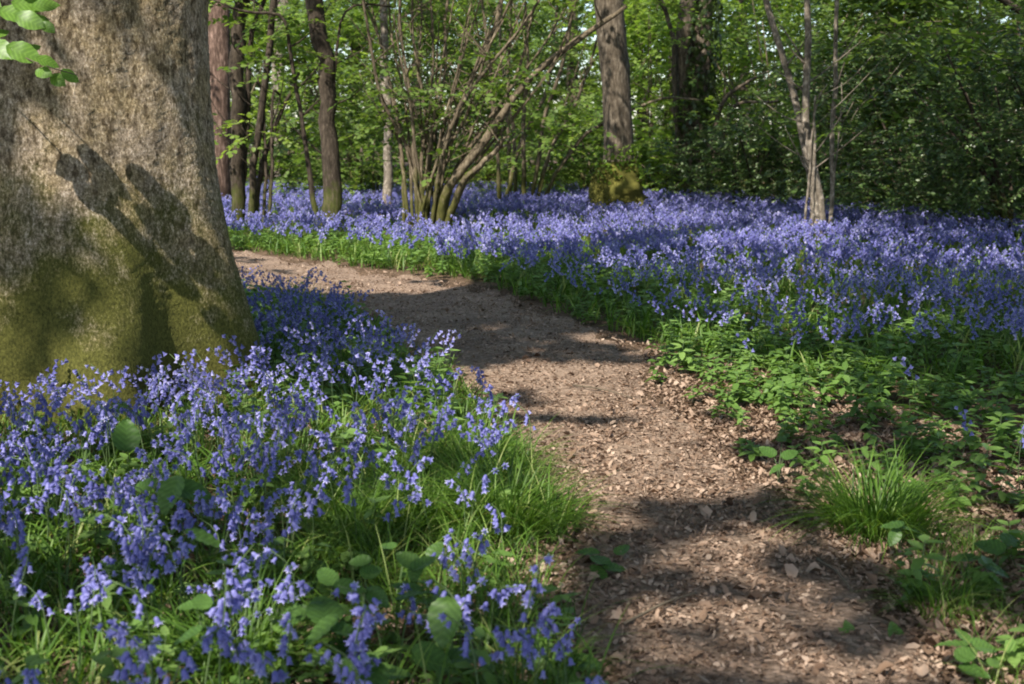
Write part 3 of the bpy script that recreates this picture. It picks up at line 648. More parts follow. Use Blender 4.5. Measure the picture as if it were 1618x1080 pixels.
# ------------------------------------------------------------------ unseen high canopy, added and shaped to throw the dappled shade
# sunlit patches on the woodland floor: (pixel seen there, half length across, half length away) -> plan position
LIT = [(500, 420, 1.6, .55), (430, 432, 1.3, .6), (590, 437, .8, .4),
       (880, 560, .8, .40), (1000, 560, .5, .3), (870, 660, .55, .3), (1000, 690, .55, .32), (960, 720, .5, .2), (1130, 700, .3, .2), (880, 740, .3, .15), (760, 560, .3, .25), (960, 790, .12, .08), (960, 590, .45, .35), (900, 610, .75, .10), (930, 680, .55, .30), (840, 690, .34, .30), (1050, 700, .4, .3), (960, 745, .42, .16), (1100, 725, .25, .16), (820, 640, .3, .18), (900, 790, .15, .16), (1010, 640, .3, .2),
       (1160, 880, .10, .06), (1290, 950, .13, .07), (1200, 1010, .14, .05), (1140, 850, .1, .05),
       (1080, 570, .3, .3), (1130, 605, .35, .3), (1210, 590, .35, .3), (1060, 600, .2, .25), (1150, 640, .2, .15), (1160, 580, .40, .45), (1240, 560, .35, .3), (1110, 640, .25, .25), (1090, 520, .5, .4), (1190, 640, .2, .2), (1280, 500, .3, .4), (1150, 470, .4, .5),
       (1330, 750, .16, .3), (1300, 720, .2, .15), (1390, 760, .3, .2), (1370, 830, .14, .14), (1450, 780, .14, .14), (1330, 810, .12, .12), (1540, 820, .22, .12), (1590, 720, .2, .15), (1480, 740, .1, .2), (1500, 1010, .15, .08), (1580, 1040, .15, .06),
       (560, 400, 1.0, .8), (640, 395, .6, .8), (520, 385, 1.2, .8),
       (850, 380, 1.6, 1.6), (760, 360, 1.6, 2.5), (950, 375, 1.0, 1.2), (930, 350, 2.0, 2.0), (1040, 360, 1.0, 1.6), (1240, 390, .7, 1.2), (1180, 400, .5, .7), (1290, 375, .6, .8), (1350, 450, .25, .3), (430, 350, 2, 2.2), (640, 360, .9, 1.4), (480, 320, 2.5, 3),
       (975, 325, 1.2, 2.5), (1000, 430, .4, .5), (1240, 470, .3, .3), (1450, 640, .12, .1), (1320, 600, .12, .12), (1390, 580, .12, .12), (1500, 660, .12, .1), (1560, 610, .12, .12), (1600, 680, .15, .12), (1350, 660, .1, .1), (1260, 610, .2, .2), (1180, 610, .3, .25), (1470, 590, .1, .1), (1540, 940, .08, .06), (1470, 870, .08, .07), (1600, 960, .1, .06), (650, 810, .16, .1), (700, 870, .14, .1), (780, 820, .16, .12), (830, 890, .12, .1), (640, 890, .1, .07), (520, 960, .06, .05), (1090, 1010, .1, .05), (1350, 1040, .12, .06), (1010, 930, .06, .04), (1240, 900, .07, .05), (1060, 860, .08, .06), (100, 940, .14, .09), (280, 980, .12, .08), (440, 950, .1, .07), (60, 1050, .1, .05), (480, 1040, .1, .05), (760, 1000, .09, .06), (340, 880, .12, .08), (980, 1040, .07, .04), (1130, 930, .09, .05), (1020, 970, .05, .04), (1300, 1010, .09, .05), (1180, 440, .35, .4), (1460, 500, .15, .2), (1520, 420, .2, .2),
       (60, 650, .45, .35), (20, 740, .35, .3), (200, 800, .2, .12), (70, 820, .2, .14), (300, 720, .2, .14), (480, 640, .25, .2), (580, 660, .25, .2), (200, 640, .3, .2), (400, 620, .3, .2), (280, 880, .1, .07), (150, 980, .12, .07), (500, 800, .16, .1), (570, 800, .16, .1), (140, 720, .28, .2), (320, 660, .22, .2), (420, 690, .25, .16), (520, 640, .25, .22), (600, 720, .2, .2), (650, 780, .2, .12), (120, 840, .22, .12), (250, 760, .14, .1), (30, 610, .3, .3), (380, 770, .2, .1), (450, 860, .14, .08), (540, 740, .16, .12), (200, 920, .12, .08), (60, 1000, .16, .08),
       (760, 880, .16, .14), (820, 860, .14, .14), (730, 850, .18, .1), (700, 920, .1, .06), (560, 930, .08, .06), (600, 1060, .12, .07), (880, 1010, .1, .05), (360, 980, .12, .05), (330, 1060, .14, .06), (640, 620, .2, .2), (700, 590, .15, .1),
       (460, 490, .5, .3), (560, 520, .25, .2), (690, 650, .2, .16)]
lit = np.array([(*G(u, v, .12), rx, ry) for u, v, rx, ry in LIT])
e1 = np.cross(L, [0, 0, 1.]); e1 /= np.linalg.norm(e1); e2 = np.cross(e1, L)
def on_trunk(u, v):                        # a spot on the bark
    d = ray(u, v); d = d / np.linalg.norm(d); o = np.array([0, 0, CAM_H])
    for s in np.arange(4, 9, .01):
        p = o + d * s
        if math.hypot(p[0] - TB[0], (p[1] - TB[1]) / .95) < trunk_r(p[2]): return p
    return o + d * 6.5
TL = [(120, 40, .09), (155, 85, .10), (185, 55, .07), (175, 130, .11), (205, 160, .12), (240, 195, .11), (280, 215, .09), (290, 180, .06), (190, 200, .13), (230, 235, .12), (255, 265, .1), (160, 250, .11), (205, 270, .12), (210, 320, .10), (215, 370, .09), (225, 420, .09), (235, 465, .08), (245, 515, .06), (120, 215, .11), (165, 235, .12), (145, 290, .12), (118, 270, .12), (170, 275, .1), (90, 290, .07), (105, 325, .06), (175, 210, .1), (180, 310, .1), (130, 255, .12), (40, 225, .05), (22, 255, .05), (310, 480, .07), (285, 500, .06), (340, 470, .05), (160, 510, .06), (60, 290, .04), (110, 190, .07), (180, 540, .06), (330, 400, .03), (70, 200, .04), (130, 130, .07), (95, 100, .06)]
tl = []
for u, v, r_ in TL:
    p = on_trunk(u, v); tl.append((p @ e1, p @ e2, r_))
tl = np.array(tl)
def shaded(P, leaf_r):
    """which canopy leaves to grow: none that would cover a sunlit patch"""
    t = (P[:, 2] - .12) / L[2]; gxy = P - t[:, None] * L
    keep = np.ones(len(P), bool)
    wob = .75 + .5 * vnoise(gxy[:, 0], gxy[:, 1], .35, 9)
    for x, y, rx, ry in lit:
        keep &= ((gxy[:, 0] - x) / (rx * wob + leaf_r * .4)) ** 2 + ((gxy[:, 1] - y) / (ry * wob + leaf_r * .4)) ** 2 > 1
    a_, b_ = P @ e1, P @ e2
    for a0, b0, r_ in tl: keep &= (a_ - a0) ** 2 + (b_ - b0) ** 2 > (r_ * 1.0 * wob + leaf_r * .25) ** 2
    return keep, gxy
rg = np.random.default_rng(31)
def canopy(N, x0, x1, y0, y1, h0, h1, size, holes, sd):
    h = rg.uniform(h0, h1, N)
    P = np.stack([rg.uniform(x0, x1, N), rg.uniform(y0, y1, N), np.full(N, .12)], 1)
    P = P + ((h - .12) / L[2])[:, None] * L
    keep, gxy = shaded(P, size)
    keep &= vnoise(gxy[:, 0], gxy[:, 1], 1.1, sd) * .6 + vnoise(gxy[:, 0], gxy[:, 1], .45, sd + 1) * .4 + rg.normal(0, .05, N) > holes - (.16 * np.clip((gxy[:, 0] - 1.5) / 1.5, 0, 1) if sd == 50 else 0)
    P = P[keep]
    tb = TB[:2]
    return P[np.hypot(P[:, 0] - tb[0], P[:, 1] - tb[1]) > .9]
C1 = canopy(62000, -4.6, 5.2, 1.6, 10.5, 6.5, 12, .11, .325, 40)
C2 = canopy(26000, -11, 11.5, 9.5, 27, 5.2, 9, .2, .42, 50)
C3 = canopy(9000, -16, -4.6, 0, 12, 5.2, 9, .2, .3, 60)
C4 = canopy(9000, 5.2, 16, 0, 12, 5.2, 9, .2, .3, 70)
allP = np.concatenate([C1, C2, C3, C4]); sizes = np.concatenate([np.full(len(C1), .125), np.full(len(C2), .22), np.full(len(C3), .22), np.full(len(C4), .22)]) * rg.uniform(.8, 1.25, len(allP))
shade_trees = [('shade_tree', 'unseen tall tree added behind the viewer to shade the path', (-5.5, -4.5)), ('shade_tree', 'tall tree at the viewer\'s right shading the grass tussock', (4.2, -2.5)), ('shade_tree', 'unseen tall tree added for shade outside the left edge beyond the old trunk', (-10.5, 8.5)), ('shade_tree', 'unseen tall tree added for shade outside the right edge beside the bluebells', (9.5, 8.0))]  # unseen trees added to carry the shade canopy
homes = np.array([TB[:2]] + [s[2] for s in shade_trees]); own = np.argmin(((allP[:, None, :2] - homes[None]) ** 2).sum(-1), 1)
roots = [old]
for nme, lb, (x, y) in shade_trees:
    r_ = thing(nme, lb, 'tree', (x, y, 0), 'unseen tall trees added for shade'); roots.append(r_)
    obj('trunk', stem_mesh([(x, y, -.1), (x + .1, y, 3), (x, y + .1, 7), (x + .2, y, 12)], .32, .12, M_bark_dark, 'shade_trunk', (x, y, 0), 12, 24, .05, 3), r_)
dm = diamond()
for i, r_ in enumerate(roots):
    w_ = own == i; P = allP[w_]; N = len(P)
    if not N: continue
    base = np.array(r_.location); base_p = P - base
    bt = Batch().put(LEAF1, base_p, rotm(rg.uniform(0, 6.28, N), rg.normal(0, .3, N), rg.normal(0, .3, N)), sizes[w_], rg=rg)
    t = T()
    for k in rg.integers(0, N, 60):        # limbs reach into the leaves
        tip = base_p[k]; s0 = np.array([0, 0, rg.uniform(3.4, 6)]); mid = s0 * .5 + tip * .5 + [0, 0, .4]
        lp = smooth_path([s0, mid, tip], 40) + base; t_ = (lp[:, 2] - .12) / L[2]; gq = lp - t_[:, None] * L; pa, pb = lp @ e1, lp @ e2
        if any((np.hypot(pa - a0, pb - b0) < r_c + .06).any() for a0, b0, r_c in tl) or any((((gq[:, 0] - x) / rx) ** 2 + ((gq[:, 1] - y) / ry) ** 2 < 1).any() for x, y, rx, ry in lit[rg.integers(0, len(lit), 25)]): continue
        tube(t, smooth_path([s0, mid, tip], 9), np.linspace(.05, .012, 9), 5, 1, .5)
    bt.raw(t)
    obj('crown', bt.mesh('canopy', [M_leaf_mid, M_twig]), r_)

# ------------------------------------------------------------------ plants of the woodland floor
def scatter(N, x0, x1, y0, y1, rg):
    return np.stack([rg.uniform(x0, x1, N), rg.uniform(y0, y1, N)], 1)
def frustum(p, pad=60, z=.2):
    q_ = np.column_stack([p, np.full(len(p), z)]); u, v = proj(q_)
    return (u > -pad - 250) & (u < 1618 + pad + 520) & (v < 1080 + 260) & (p[:, 1] > 1.5)
def off_path(p, m=0.0):
    pth = PATH
    inside = in_poly(p[:, 0], p[:, 1], pth)
    if m:
        for dx, dy in ((m, 0), (-m, 0), (0, m), (0, -m)): inside |= in_poly(p[:, 0] + dx, p[:, 1] + dy, pth)
    return ~inside
def off_trunks(p):
    return np.hypot(p[:, 0] - TB[0], p[:, 1] - TB[1]) > .88
def with_h(p, dz=0.0): return np.column_stack([p, ground_h(p[:, 0], p[:, 1]) + dz])
def uv(p, z): return proj(np.column_stack([p, np.full(len(p), z)]))

# --- bluebells
def bell_hi(s=1.0):
    t = T(); k = 6; V = [(0, 0, 0)]
    rad = [.0028, .0050, .0053, .0060]; z = [-.001, -.0045, -.011, -.0145]
    for r_, zz_ in zip(rad, z): V += [(r_ * math.cos(i * 2 * math.pi / k), r_ * math.sin(i * 2 * math.pi / k), zz_) for i in range(k)]
    V += [(.0125 * math.cos((i + .5) * 2 * math.pi / k), .0125 * math.sin((i + .5) * 2 * math.pi / k), -.0165) for i in range(k)]
    F = [(0, 1 + (i + 1) % k, 1 + i) for i in range(k)]
    for q_ in range(3): F += [(1 + q_ * k + i, 1 + q_ * k + (i + 1) % k, 1 + (q_ + 1) * k + (i + 1) % k, 1 + (q_ + 1) * k + i) for i in range(k)]
    F += [(1 + 3 * k + i, 1 + 3 * k + (i + 1) % k, 1 + 4 * k + i) for i in range(k)]
    t.add([tuple(c * s for c in p) for p in V], F, 0, .42); t.t = [.42] * (1 + 3 * k) + [.6] * k + [.85] * k
    return t
def bell_lo(k=4, s=1.0):
    t = T(); V = [(0, 0, 0)]
    V += [(.0058 * math.cos(i * 2 * math.pi / k), .0058 * math.sin(i * 2 * math.pi / k), -.012) for i in range(k)]
    V += [(.0105 * math.cos((i + .3) * 2 * math.pi / k), .0105 * math.sin((i + .3) * 2 * math.pi / k), -.0175) for i in range(k)]
    F = [(0, 1 + (i + 1) % k, 1 + i) for i in range(k)] + [(1 + i, 1 + (i + 1) % k, 1 + k + (i + 1) % k, 1 + k + i) for i in range(k)]
    t.add([tuple(c * s for c in p) for p in V], F, 0, .4); t.t = [.4] * (1 + k) + [.75] * k
    return t
def bell_far(s=1.0):
    return T().add([(0, 0, .002 * s), (.009 * s, 0, -.017 * s), (-.005 * s, .008 * s, -.017 * s), (-.005 * s, -.008 * s, -.017 * s)], [(0, 1, 2), (0, 2, 3), (0, 3, 1)], 0, .5)
def stem_curve(rg, H):
    lean = rg.uniform(.02, .07); P = []
    for s in np.linspace(0, 1, 10):
        bend = max(0, s - .72)
        P.append((lean * s * s + bend * bend * .75, .012 * math.sin(s * 4) , H * (s - .9 * bend * bend)))
    return np.array(P)
def bell_spots(rg, P, H, nb):
    out = []
    for i in range(nb):
        s = .66 + .34 * (i + .5) / nb; f = s * 9; k = min(8, int(f)); p = P[k] * (1 - f + k) + P[k + 1] * (f - k)
        a_ = rg.uniform(-1.3, 1.3) if i % 4 else rg.uniform(2, 4.2)
        ln = rg.uniform(.008, .017) * (1.15 - .4 * (s - .66) / .34)
        out.append((p, a_, ln, rg.uniform(.15, .6) if i < nb - 2 else rg.uniform(.6, 1.1), rg.uniform(.9, 1.2) * (1.05 - .25 * i / nb)))
    return out
def bell_matrix(p, a_, ln, tilt, s):
    pos = p + np.array([math.cos(a_) * ln, math.sin(a_) * ln, .002])
    c, s_ = math.cos(a_), math.sin(a_); ct, st_ = math.cos(tilt), math.sin(tilt)
    Z = np.array([[c, -s_, 0], [s_, c, 0], [0, 0, 1]]); Yr = np.array([[ct, 0, -st_], [0, 1, 0], [st_, 0, ct]])
    M = np.eye(4); M[:3, :3] = Z @ Yr * s; M[:3, 3] = pos
    return M
def strap(rg, ln, wd, arch):
    t = T(); V = []
    for s in np.linspace(0, 1, 7):
        y = ln * s * (.35 + .45 * s * arch); z = ln * (s - .62 * arch * s * s)
        ww = wd * (1 - s ** 2.5) * (.6 + .4 * math.sin(min(1, s * 2) * 1.57)) + .0003
        V += [(-ww, y, z + ww * .5), (0, y, z), (ww, y, z + ww * .5)]
    F = [(i * 3 + j, i * 3 + j + 1, (i + 1) * 3 + j + 1, (i + 1) * 3 + j) for i in range(6) for j in range(2)]
    return t.add(V, F, 0, rg.uniform(.3, .7))
def plant_template(seed, bell, H, nb, sides=3, stem_r=.0022):
    rg = random.Random(seed); P = stem_curve(rg, H); t = T()
    tube(t, P[::1 if sides > 3 else 3], np.linspace(stem_r, stem_r * .6, len(P[::1 if sides > 3 else 3])), sides, 1, .5)
    for s in bell_spots(rg, P, H, nb): t.merge(bell, bell_matrix(*s), rg.uniform(.25, .75))
    return t
MID = [plant_template(k, bell_lo(4, 1.14), .30 + .02 * (k % 4), 7 + k % 4) for k in range(6)]
FAR = [plant_template(50 + k, bell_far(1.5), .31 + .02 * (k % 3), 9 + k % 3, 3, .003) for k in range(5)]

EDGE = [(370, 392), (520, 384), (640, 402), (780, 408), (900, 445), (1050, 482), (1200, 495), (1300, 530), (1450, 565), (1618, 600), (1900, 660)]
eg = np.array([G(u, v, .3) for u, v in EDGE])
def field_depth(p):                          # metres behind the front of the far drift
    o_ = np.argsort(eg[:, 0])
    return p[:, 1] - np.interp(p[:, 0], eg[o_, 0], eg[o_, 1])
rb = np.random.default_rng(91)
# the drift by the old tree
p = scatter(5200, -3.4, .6, 2.2, 10.8, rb); p = p[frustum(p, 90, .3) & off_trunks(p)]
u, v = uv(p, .3)
d = np.where(u < 470, 1.0, np.where(v < 770, .85 - .35 * np.clip((u - 620) / 150, 0, 1), .16))
d = np.where((u < 470) & (v > 860), .9, d); d = np.where((u > 250) & (u < 480) & (v > 800) , d * .75, d); d = np.where(v < 500, .75, d); d = np.where((v < 480) & (u > 560), 0, d); d = np.where(v < 440, .25, d)
d = d * np.clip(.25 + 1.2 * vnoise(p[:, 0], p[:, 1], .8, 5), .15, 1)
on = off_path(p, 0.0); near_edge = ~off_path(p, .12)
d = np.where(on, d, 0); d = np.where(near_edge, d * .5, d)
dens = 62 * (8.4 * 4.0) / 5200 * 2.5
near = p[rb.random(len(p)) < d * np.where(p[:, 0] < -.8, .74, .48)]
fb = [(845, 985), (815, 975), (830, 990), (885, 970), (893, 985), (975, 1050), (735, 850), (705, 830), (745, 855), (760, 845), (715, 950), (730, 940), (765, 905), (780, 640), (775, 660), (550, 1010), (595, 1045), (585, 1030), (570, 1020), (380, 985), (365, 970), (350, 1000), (240, 1020), (40, 565), (55, 545), (30, 580), (60, 600), (150, 560), (100, 552), (240, 568), (350, 552), (690, 575), (680, 590), (700, 600), (610, 540)]
near = np.concatenate([near, np.array([G(u_, v_, .27) for u_, v_ in fb])])
near = near[near[:, 1] > 2.3]
# the far drift
p = scatter(90000, -16, 15, 7, 40, rb); p = p[frustum(p, 40, .2)]
fd = field_depth(p)
d = np.clip(fd / np.interp(p[:, 0], [-2, 3], [1.9, .35]), 0, 1) ** 1.1 * np.clip(.1 + .85 * vnoise(p[:, 0], p[:, 1], 2.6, 8) + .5 * vnoise(p[:, 0], p[:, 1], .7, 81), np.interp(p[:, 0], [0, 3], [.22, .45]), 1.1)
d = np.where(p[:, 1] > 24, d * np.clip(1 - (p[:, 1] - 24) / 14, .15, 1), d)
rgt = p[:, 0] / p[:, 1]
lim = np.interp(rgt, [-.3, .1, .2, .3, .42], [38, 27, 24, 19.5, 16.5])
d = np.where(p[:, 1] > lim, 0, d)
dd = 90000 / (31 * 33); far = p[(rb.random(len(p)) < d * np.interp(p[:, 0], [-1, 3], [36, 64]) / dd) & off_path(p, .15)[:]]
strag = scatter(9000, -2, 6, 4.5, 11, rb); fs = field_depth(strag); strag = strag[(fs > -1.6) & (fs < .5) & off_path(strag, .25) & frustum(strag) & (strag[:, 1] > 4.5)]
strag = strag[rb.random(len(strag)) < .022]
far = np.concatenate([far, strag])

# individuals: the ones that show largest
dist = np.hypot(near[:, 0], near[:, 1]); uu, vv = uv(near, .3)
seen = (uu > -15) & (uu < 1633) & (vv < 1085)
order = np.argsort(np.where(seen, dist, 99)); ind = order[:300]; rest = np.setdiff1d(np.arange(len(near)), ind)
BL = mesh_of(bell_hi(1.14), 'bell', [M_bell], True)
protos = []
GRP = 'bluebells nearest the viewer'
for k in range(7):
    rg = random.Random(300 + k); H = .27 + .022 * (k % 5); P = stem_curve(rg, H)
    root = thing('bluebell', 'violet blue bluebell with nodding bells in the near drift left of the path', 'bluebell', (0, 0, 0), GRP)
    t = T(); tube(t, P, np.linspace(.0026, .0014, 10), 5, 0, .5); obj('stem', mesh_of(t, 'bluebell_stem', [M_stem], True), root)
    for s in bell_spots(rg, P, H, 7 + k % 4):
        o = obj('bell', BL, root); o.matrix_local = Matrix(bell_matrix(*s).tolist())
    for j in range(2):
        o = obj('leaf', mesh_of(strap(rg, rg.uniform(.2, .3), .006, rg.uniform(.7, 1.1)), 'bluebell_leaf', [M_grass], True), root); o.rotation_euler = (0, 0, rg.uniform(0, 6.28))
    # the same plant a little further off: bells of one head in one mesh
    hd = T()
    rg = random.Random(300 + k); stem_curve(rg, H)
    for s in bell_spots(rg, P, H, 7 + k % 4): hd.merge(bell_hi(1.14), bell_matrix(*s), rg.uniform(.3, .7))
    hm = mesh_of(hd, 'flower_head', [M_bell], True)
    protos.append((root, list(root.children), hm))
for rank, i in enumerate(ind):
    k = rank % 7; root, ch, hm = protos[k]; p_ = near[i]
    if rank < 7: o = root
    else:
        o = root.copy(); COL.objects.link(o)
        if rank < 110:
            for c in ch: c2 = c.copy(); COL.objects.link(c2); c2.parent = o
        else:
            for c in ch:
                if c.name.startswith('bell'): continue
                c2 = c.copy(); COL.objects.link(c2); c2.parent = o
            obj('flower_head', hm, o)
    o.location = (p_[0], p_[1], float(ground_h(*p_)) - .005); o.rotation_euler = (rb.normal(0, .09), rb.normal(0, .09), rb.uniform(0, 6.28))
    s = rb.uniform(.85, 1.15); o.scale = (s, s, s)
def put_plants(bt, tpl, P, rg, s=(.85, 1.15)):
    k = rg.integers(0, len(tpl), len(P))
    for i, t in enumerate(tpl):
        w_ = k == i; N = int(w_.sum())
        if N: bt.put(t, P[w_], rotm(rg.uniform(0, 6.28, N), rg.normal(0, .1, N), rg.normal(0, .1, N)), rg.uniform(*s, N), .3, rg=rg)
nr = near[rest]
bt = Batch(); put_plants(bt, MID, with_h(nr, -.005), rb); mid = far[far[:, 1] < 11]; put_plants(bt, MID, with_h(mid, -.005), rb)
put_plants(bt, FAR, with_h(far[far[:, 1] >= 11], -.005), rb, (.9, 1.2))
tag(obj('bluebell_drift', bt.mesh('bluebell_drift', [M_bell, M_stem])), 'carpet of violet blue bluebells under the trees', 'bluebells', kind='stuff')

# --- grass and strap leaves between the flowers
def tuft(seed, nb, ln, wd, spread=.03):
    rg = random.Random(seed); t = T()
    for i in range(nb):
        s = strap(rg, ln * rg.uniform(.6, 1.15), wd * rg.uniform(.7, 1.2), rg.uniform(.35, 1.15))
        a_ = rg.uniform(0, 6.28); M = np.eye(4); M[:3, :3] = rotm(a_, rg.uniform(-.15, .25), 0); M[:3, 3] = (rg.uniform(-spread, spread), rg.uniform(-spread, spread), 0)
        t.merge(s, M, rg.uniform(.2, .8))
    return t
TUFTS = [tuft(k, 8, .25, .0048) for k in range(4)]; GRASS = [tuft(20 + k, 12, .30, .0022, .04) for k in range(4)]; FTUFT = [tuft(40 + k, 5, .26, .007, .05) for k in range(3)]
rgr = np.random.default_rng(17)
bt = Batch()
p = scatter(9000, -3.4, 1.0, 2.0, 10.5, rgr); p = p[frustum(p, 120, .1) & off_trunks(p) & off_path(p, .03)]; o_ = np.argsort([b_[1] for b_ in pr]); p = p[p[:, 0] < np.interp(p[:, 1], np.array(pr)[o_, 1], np.array(pr)[o_, 0]) - .1]
u, v = uv(p, .15); gz = (u > 430) & (v > 690)
a_ = p[~gz]; a_ = a_[rgr.random(len(a_)) < .62]; put_plants(bt, TUFTS, with_h(a_, -.01), rgr, (.55, .95))
b_ = p[gz]; ub, vb = uv(b_, .1); b_ = b_[~((ub > 440) & (ub < 770) & (vb > 900) & (rgr.random(len(b_)) < .75))]; put_plants(bt, GRASS, with_h(b_, -.01), rgr, (.6, 1.1))
p = scatter(62000, -16, 15, 6.5, 36, rgr); p = p[frustum(p, 40, .1) & off_path(p, .1)]; fd = field_depth(p); p = p[(fd > .1) & (rgr.random(len(p)) < np.where(p[:, 1] < 16, 1, .45))]
put_plants(bt, FTUFT, with_h(p, -.01), rgr, (.7, 1.15))
p = scatter(1500, 1, 5, 2.2, 5.2, rgr); p = p[frustum(p, 100, .1) & off_path(p, .05)]; u, v = uv(p, .1); p = p[(u > 1400) & (v > 820) & (vnoise(p[:, 0], p[:, 1], .5, 4) > .2)]
put_plants(bt, GRASS, with_h(p, -.01), rgr, (.35, .75))
tag(obj('woodland_grass', bt.mesh('woodland_grass', [M_grass])), 'fine grass and strap leaves among the flowers', 'grass', kind='stuff')

# --- tussocks
def tussock(name, label, u, v, nb, ln, rad, seed, lean=(0, 0), wd=.0021):
    rg = random.Random(seed); x, y = G(u, v); t = T()
    for i in range(nb):
        a_ = rg.uniform(0, 6.28); r_ = rad * math.sqrt(rg.random())
        s = strap(rg, ln * rg.uniform(.55, 1.1), wd * rg.uniform(.7, 1.3), rg.uniform(.45, 1.25))
        M = np.eye(4); M[:3, :3] = rotm(a_ - math.pi / 2 + rg.gauss(0, .5), rg.uniform(.1, .6) - r_ / rad * .4, 0); M[:3, 3] = (r_ * math.cos(a_), r_ * math.sin(a_), -.01)
        t.merge(s, M, rg.uniform(.1, .85))
    o = obj(name, mesh_of(t, name, [M_grass]), None, (x, y, float(ground_h(x, y)))); tag(o, label, 'grass tussock', 'tussocks of grass')
    o.rotation_euler = (lean[1], lean[0], 0)
    return o
tussock('grass_tussock', 'bright spiky grass tussock on the litter right of the path', 1385, 850, 700, .37, .14, 1)
tussock('grass_tussock', 'thick grass tussock spilling over the left edge of the path', 800, 850, 560, .36, .14, 2, (.22, 0))
tussock('grass_tussock', 'grass tussock higher up the left path edge beyond the spilling one', 760, 765, 480, .34, .15, 3, (.15, 0))
tussock('grass_tussock', 'lush grass tussock left of the one spilling over the path', 680, 850, 460, .34, .13, 4)
tussock('grass_tussock', 'grass tussock among bluebells above the broad leaved plants', 570, 850, 420, .34, .13, 5)
tussock('grass_tussock', 'dark tall grass at the bottom edge left of the broad leaves', 380, 1075, 360, .32, .12, 6)
tussock('grass_tussock', 'small sparse tussock at the right bottom beside the litter', 1480, 985, 160, .2, .09, 7)

# --- low herbs (whorls of pointed leaves)
hl = [leaf(.22, .05, -.12), leaf(.27, .06, -.18)]
def herb(seed, H=.2, nl=10, ls=.075, detail=True):
    rg = random.Random(seed); t = T()
    tube(t, [(0, 0, 0), (.01, 0, H * .5), (.005, .01, H)], [.002, .0018, .0012], 3, 1, .5)
    for i in range(nl):
        z = H * (.35 + .65 * (i // 2 * 2 + 1) / nl) if i < nl else H; a_ = i * 1.571 + (i // 2) * .8 + rg.uniform(-.25, .25)
        M = np.eye(4); M[:3, :3] = rotm(a_, rg.uniform(-.35, .35), rg.uniform(-.3, .3)) * ls * rg.uniform(.75, 1.15) * (1.1 - .3 * i / nl); M[:3, 3] = (.006, .003, z)
        t.merge(hl[i % 2], M, rg.uniform(.25, .75))
    return t
HERB = [herb(k, .11 + .03 * (k % 4), 12, .064) for k in range(6)]
rh = np.random.default_rng(55)
p = scatter(40000, -3.5, 9, 2.3, 16, rh); p = p[frustum(p, 60, .1) & off_path(p, .0) & off_trunks(p)]
u, v = uv(p, .12); fd = field_depth(p); edge = ~off_path(p, .16)
d = np.zeros(len(p))
right = (p[:, 0] > np.interp(p[:, 1], [2, 4, 6, 7, 8, 20], [.75, .8, .6, .6, -5, -20])) & (fd < 4)
d = np.where(right & (v < 730), .95, d); d = np.where(right & (fd > 1.2), .5, d)
d = np.where(right & (v >= 640), .6 * (vnoise(p[:, 0], p[:, 1], .6, 14) > .3), d); d = np.where(right & (v >= 780), .30 * (vnoise(p[:, 0], p[:, 1], .5, 15) > .52), d)
d = np.where((u > 1400) & (v > 830), .8 * (vnoise(p[:, 0], p[:, 1], .4, 15) > .15), d)
edge2 = ~off_path(p, .42)
d = np.where(edge2 & right, d * (vnoise(p[:, 0], p[:, 1], .45, 25) > .5) * .8, d); d = np.where(edge & right, d * .3, d)
d = np.where(right & ~edge2 & (v < 730), d * (.5 + .6 * (vnoise(p[:, 0], p[:, 1], .6, 27) > .42)), d)
tx, ty = G(1385, 850); d = np.where(((p[:, 0] - tx) / .34) ** 2 + ((p[:, 1] - ty + .1) / .5) ** 2 < 1, 0, d)
left = (p[:, 0] < .4) & (p[:, 1] < 9) & ~right
d = np.where(left, .13, d); d = np.where(left & (u > 360) & (v < 640) & (v > 470), .42, d)
dd = 40000 / (12.5 * 13.7)
p = p[rh.random(len(p)) < d * 165 / dd]
dist = np.hypot(p[:, 0], p[:, 1]); uu, vv = uv(p, .15); ok = (uu > 0) & (uu < 1618) & (vv < 1075) & ((p[:, 0] > .6))
order = np.argsort(np.where(ok, dist, 99)); ind = order[:290]; rest = np.setdiff1d(np.arange(len(p)), ind)
hm = [mesh_of(t, 'herb', [M_herb, M_stem]) for t in HERB]
GH = 'low herbs beside the path'
for rank, i in enumerate(ind):
    o = obj('woodland_herb', hm[rank % 6], None, (p[i][0], p[i][1], float(ground_h(*p[i])) - .005)); o.rotation_euler = (rh.normal(0, .15), rh.normal(0, .15), rh.uniform(0, 6.28)); s = rh.uniform(.6, 1.15); o.scale = (s, s, s)
    tag(o, 'low green herb with pointed leaves growing right of the path', 'herb', GH)
bt = Batch(); put_plants(bt, HERB, with_h(p[rest], -.005), rh, (.7, 1.25))
tag(obj('herb_carpet', bt.mesh('herb_carpet', [M_herb, M_stem])), 'carpet of low green herbs fronting the bluebells', 'herbs', kind='stuff')

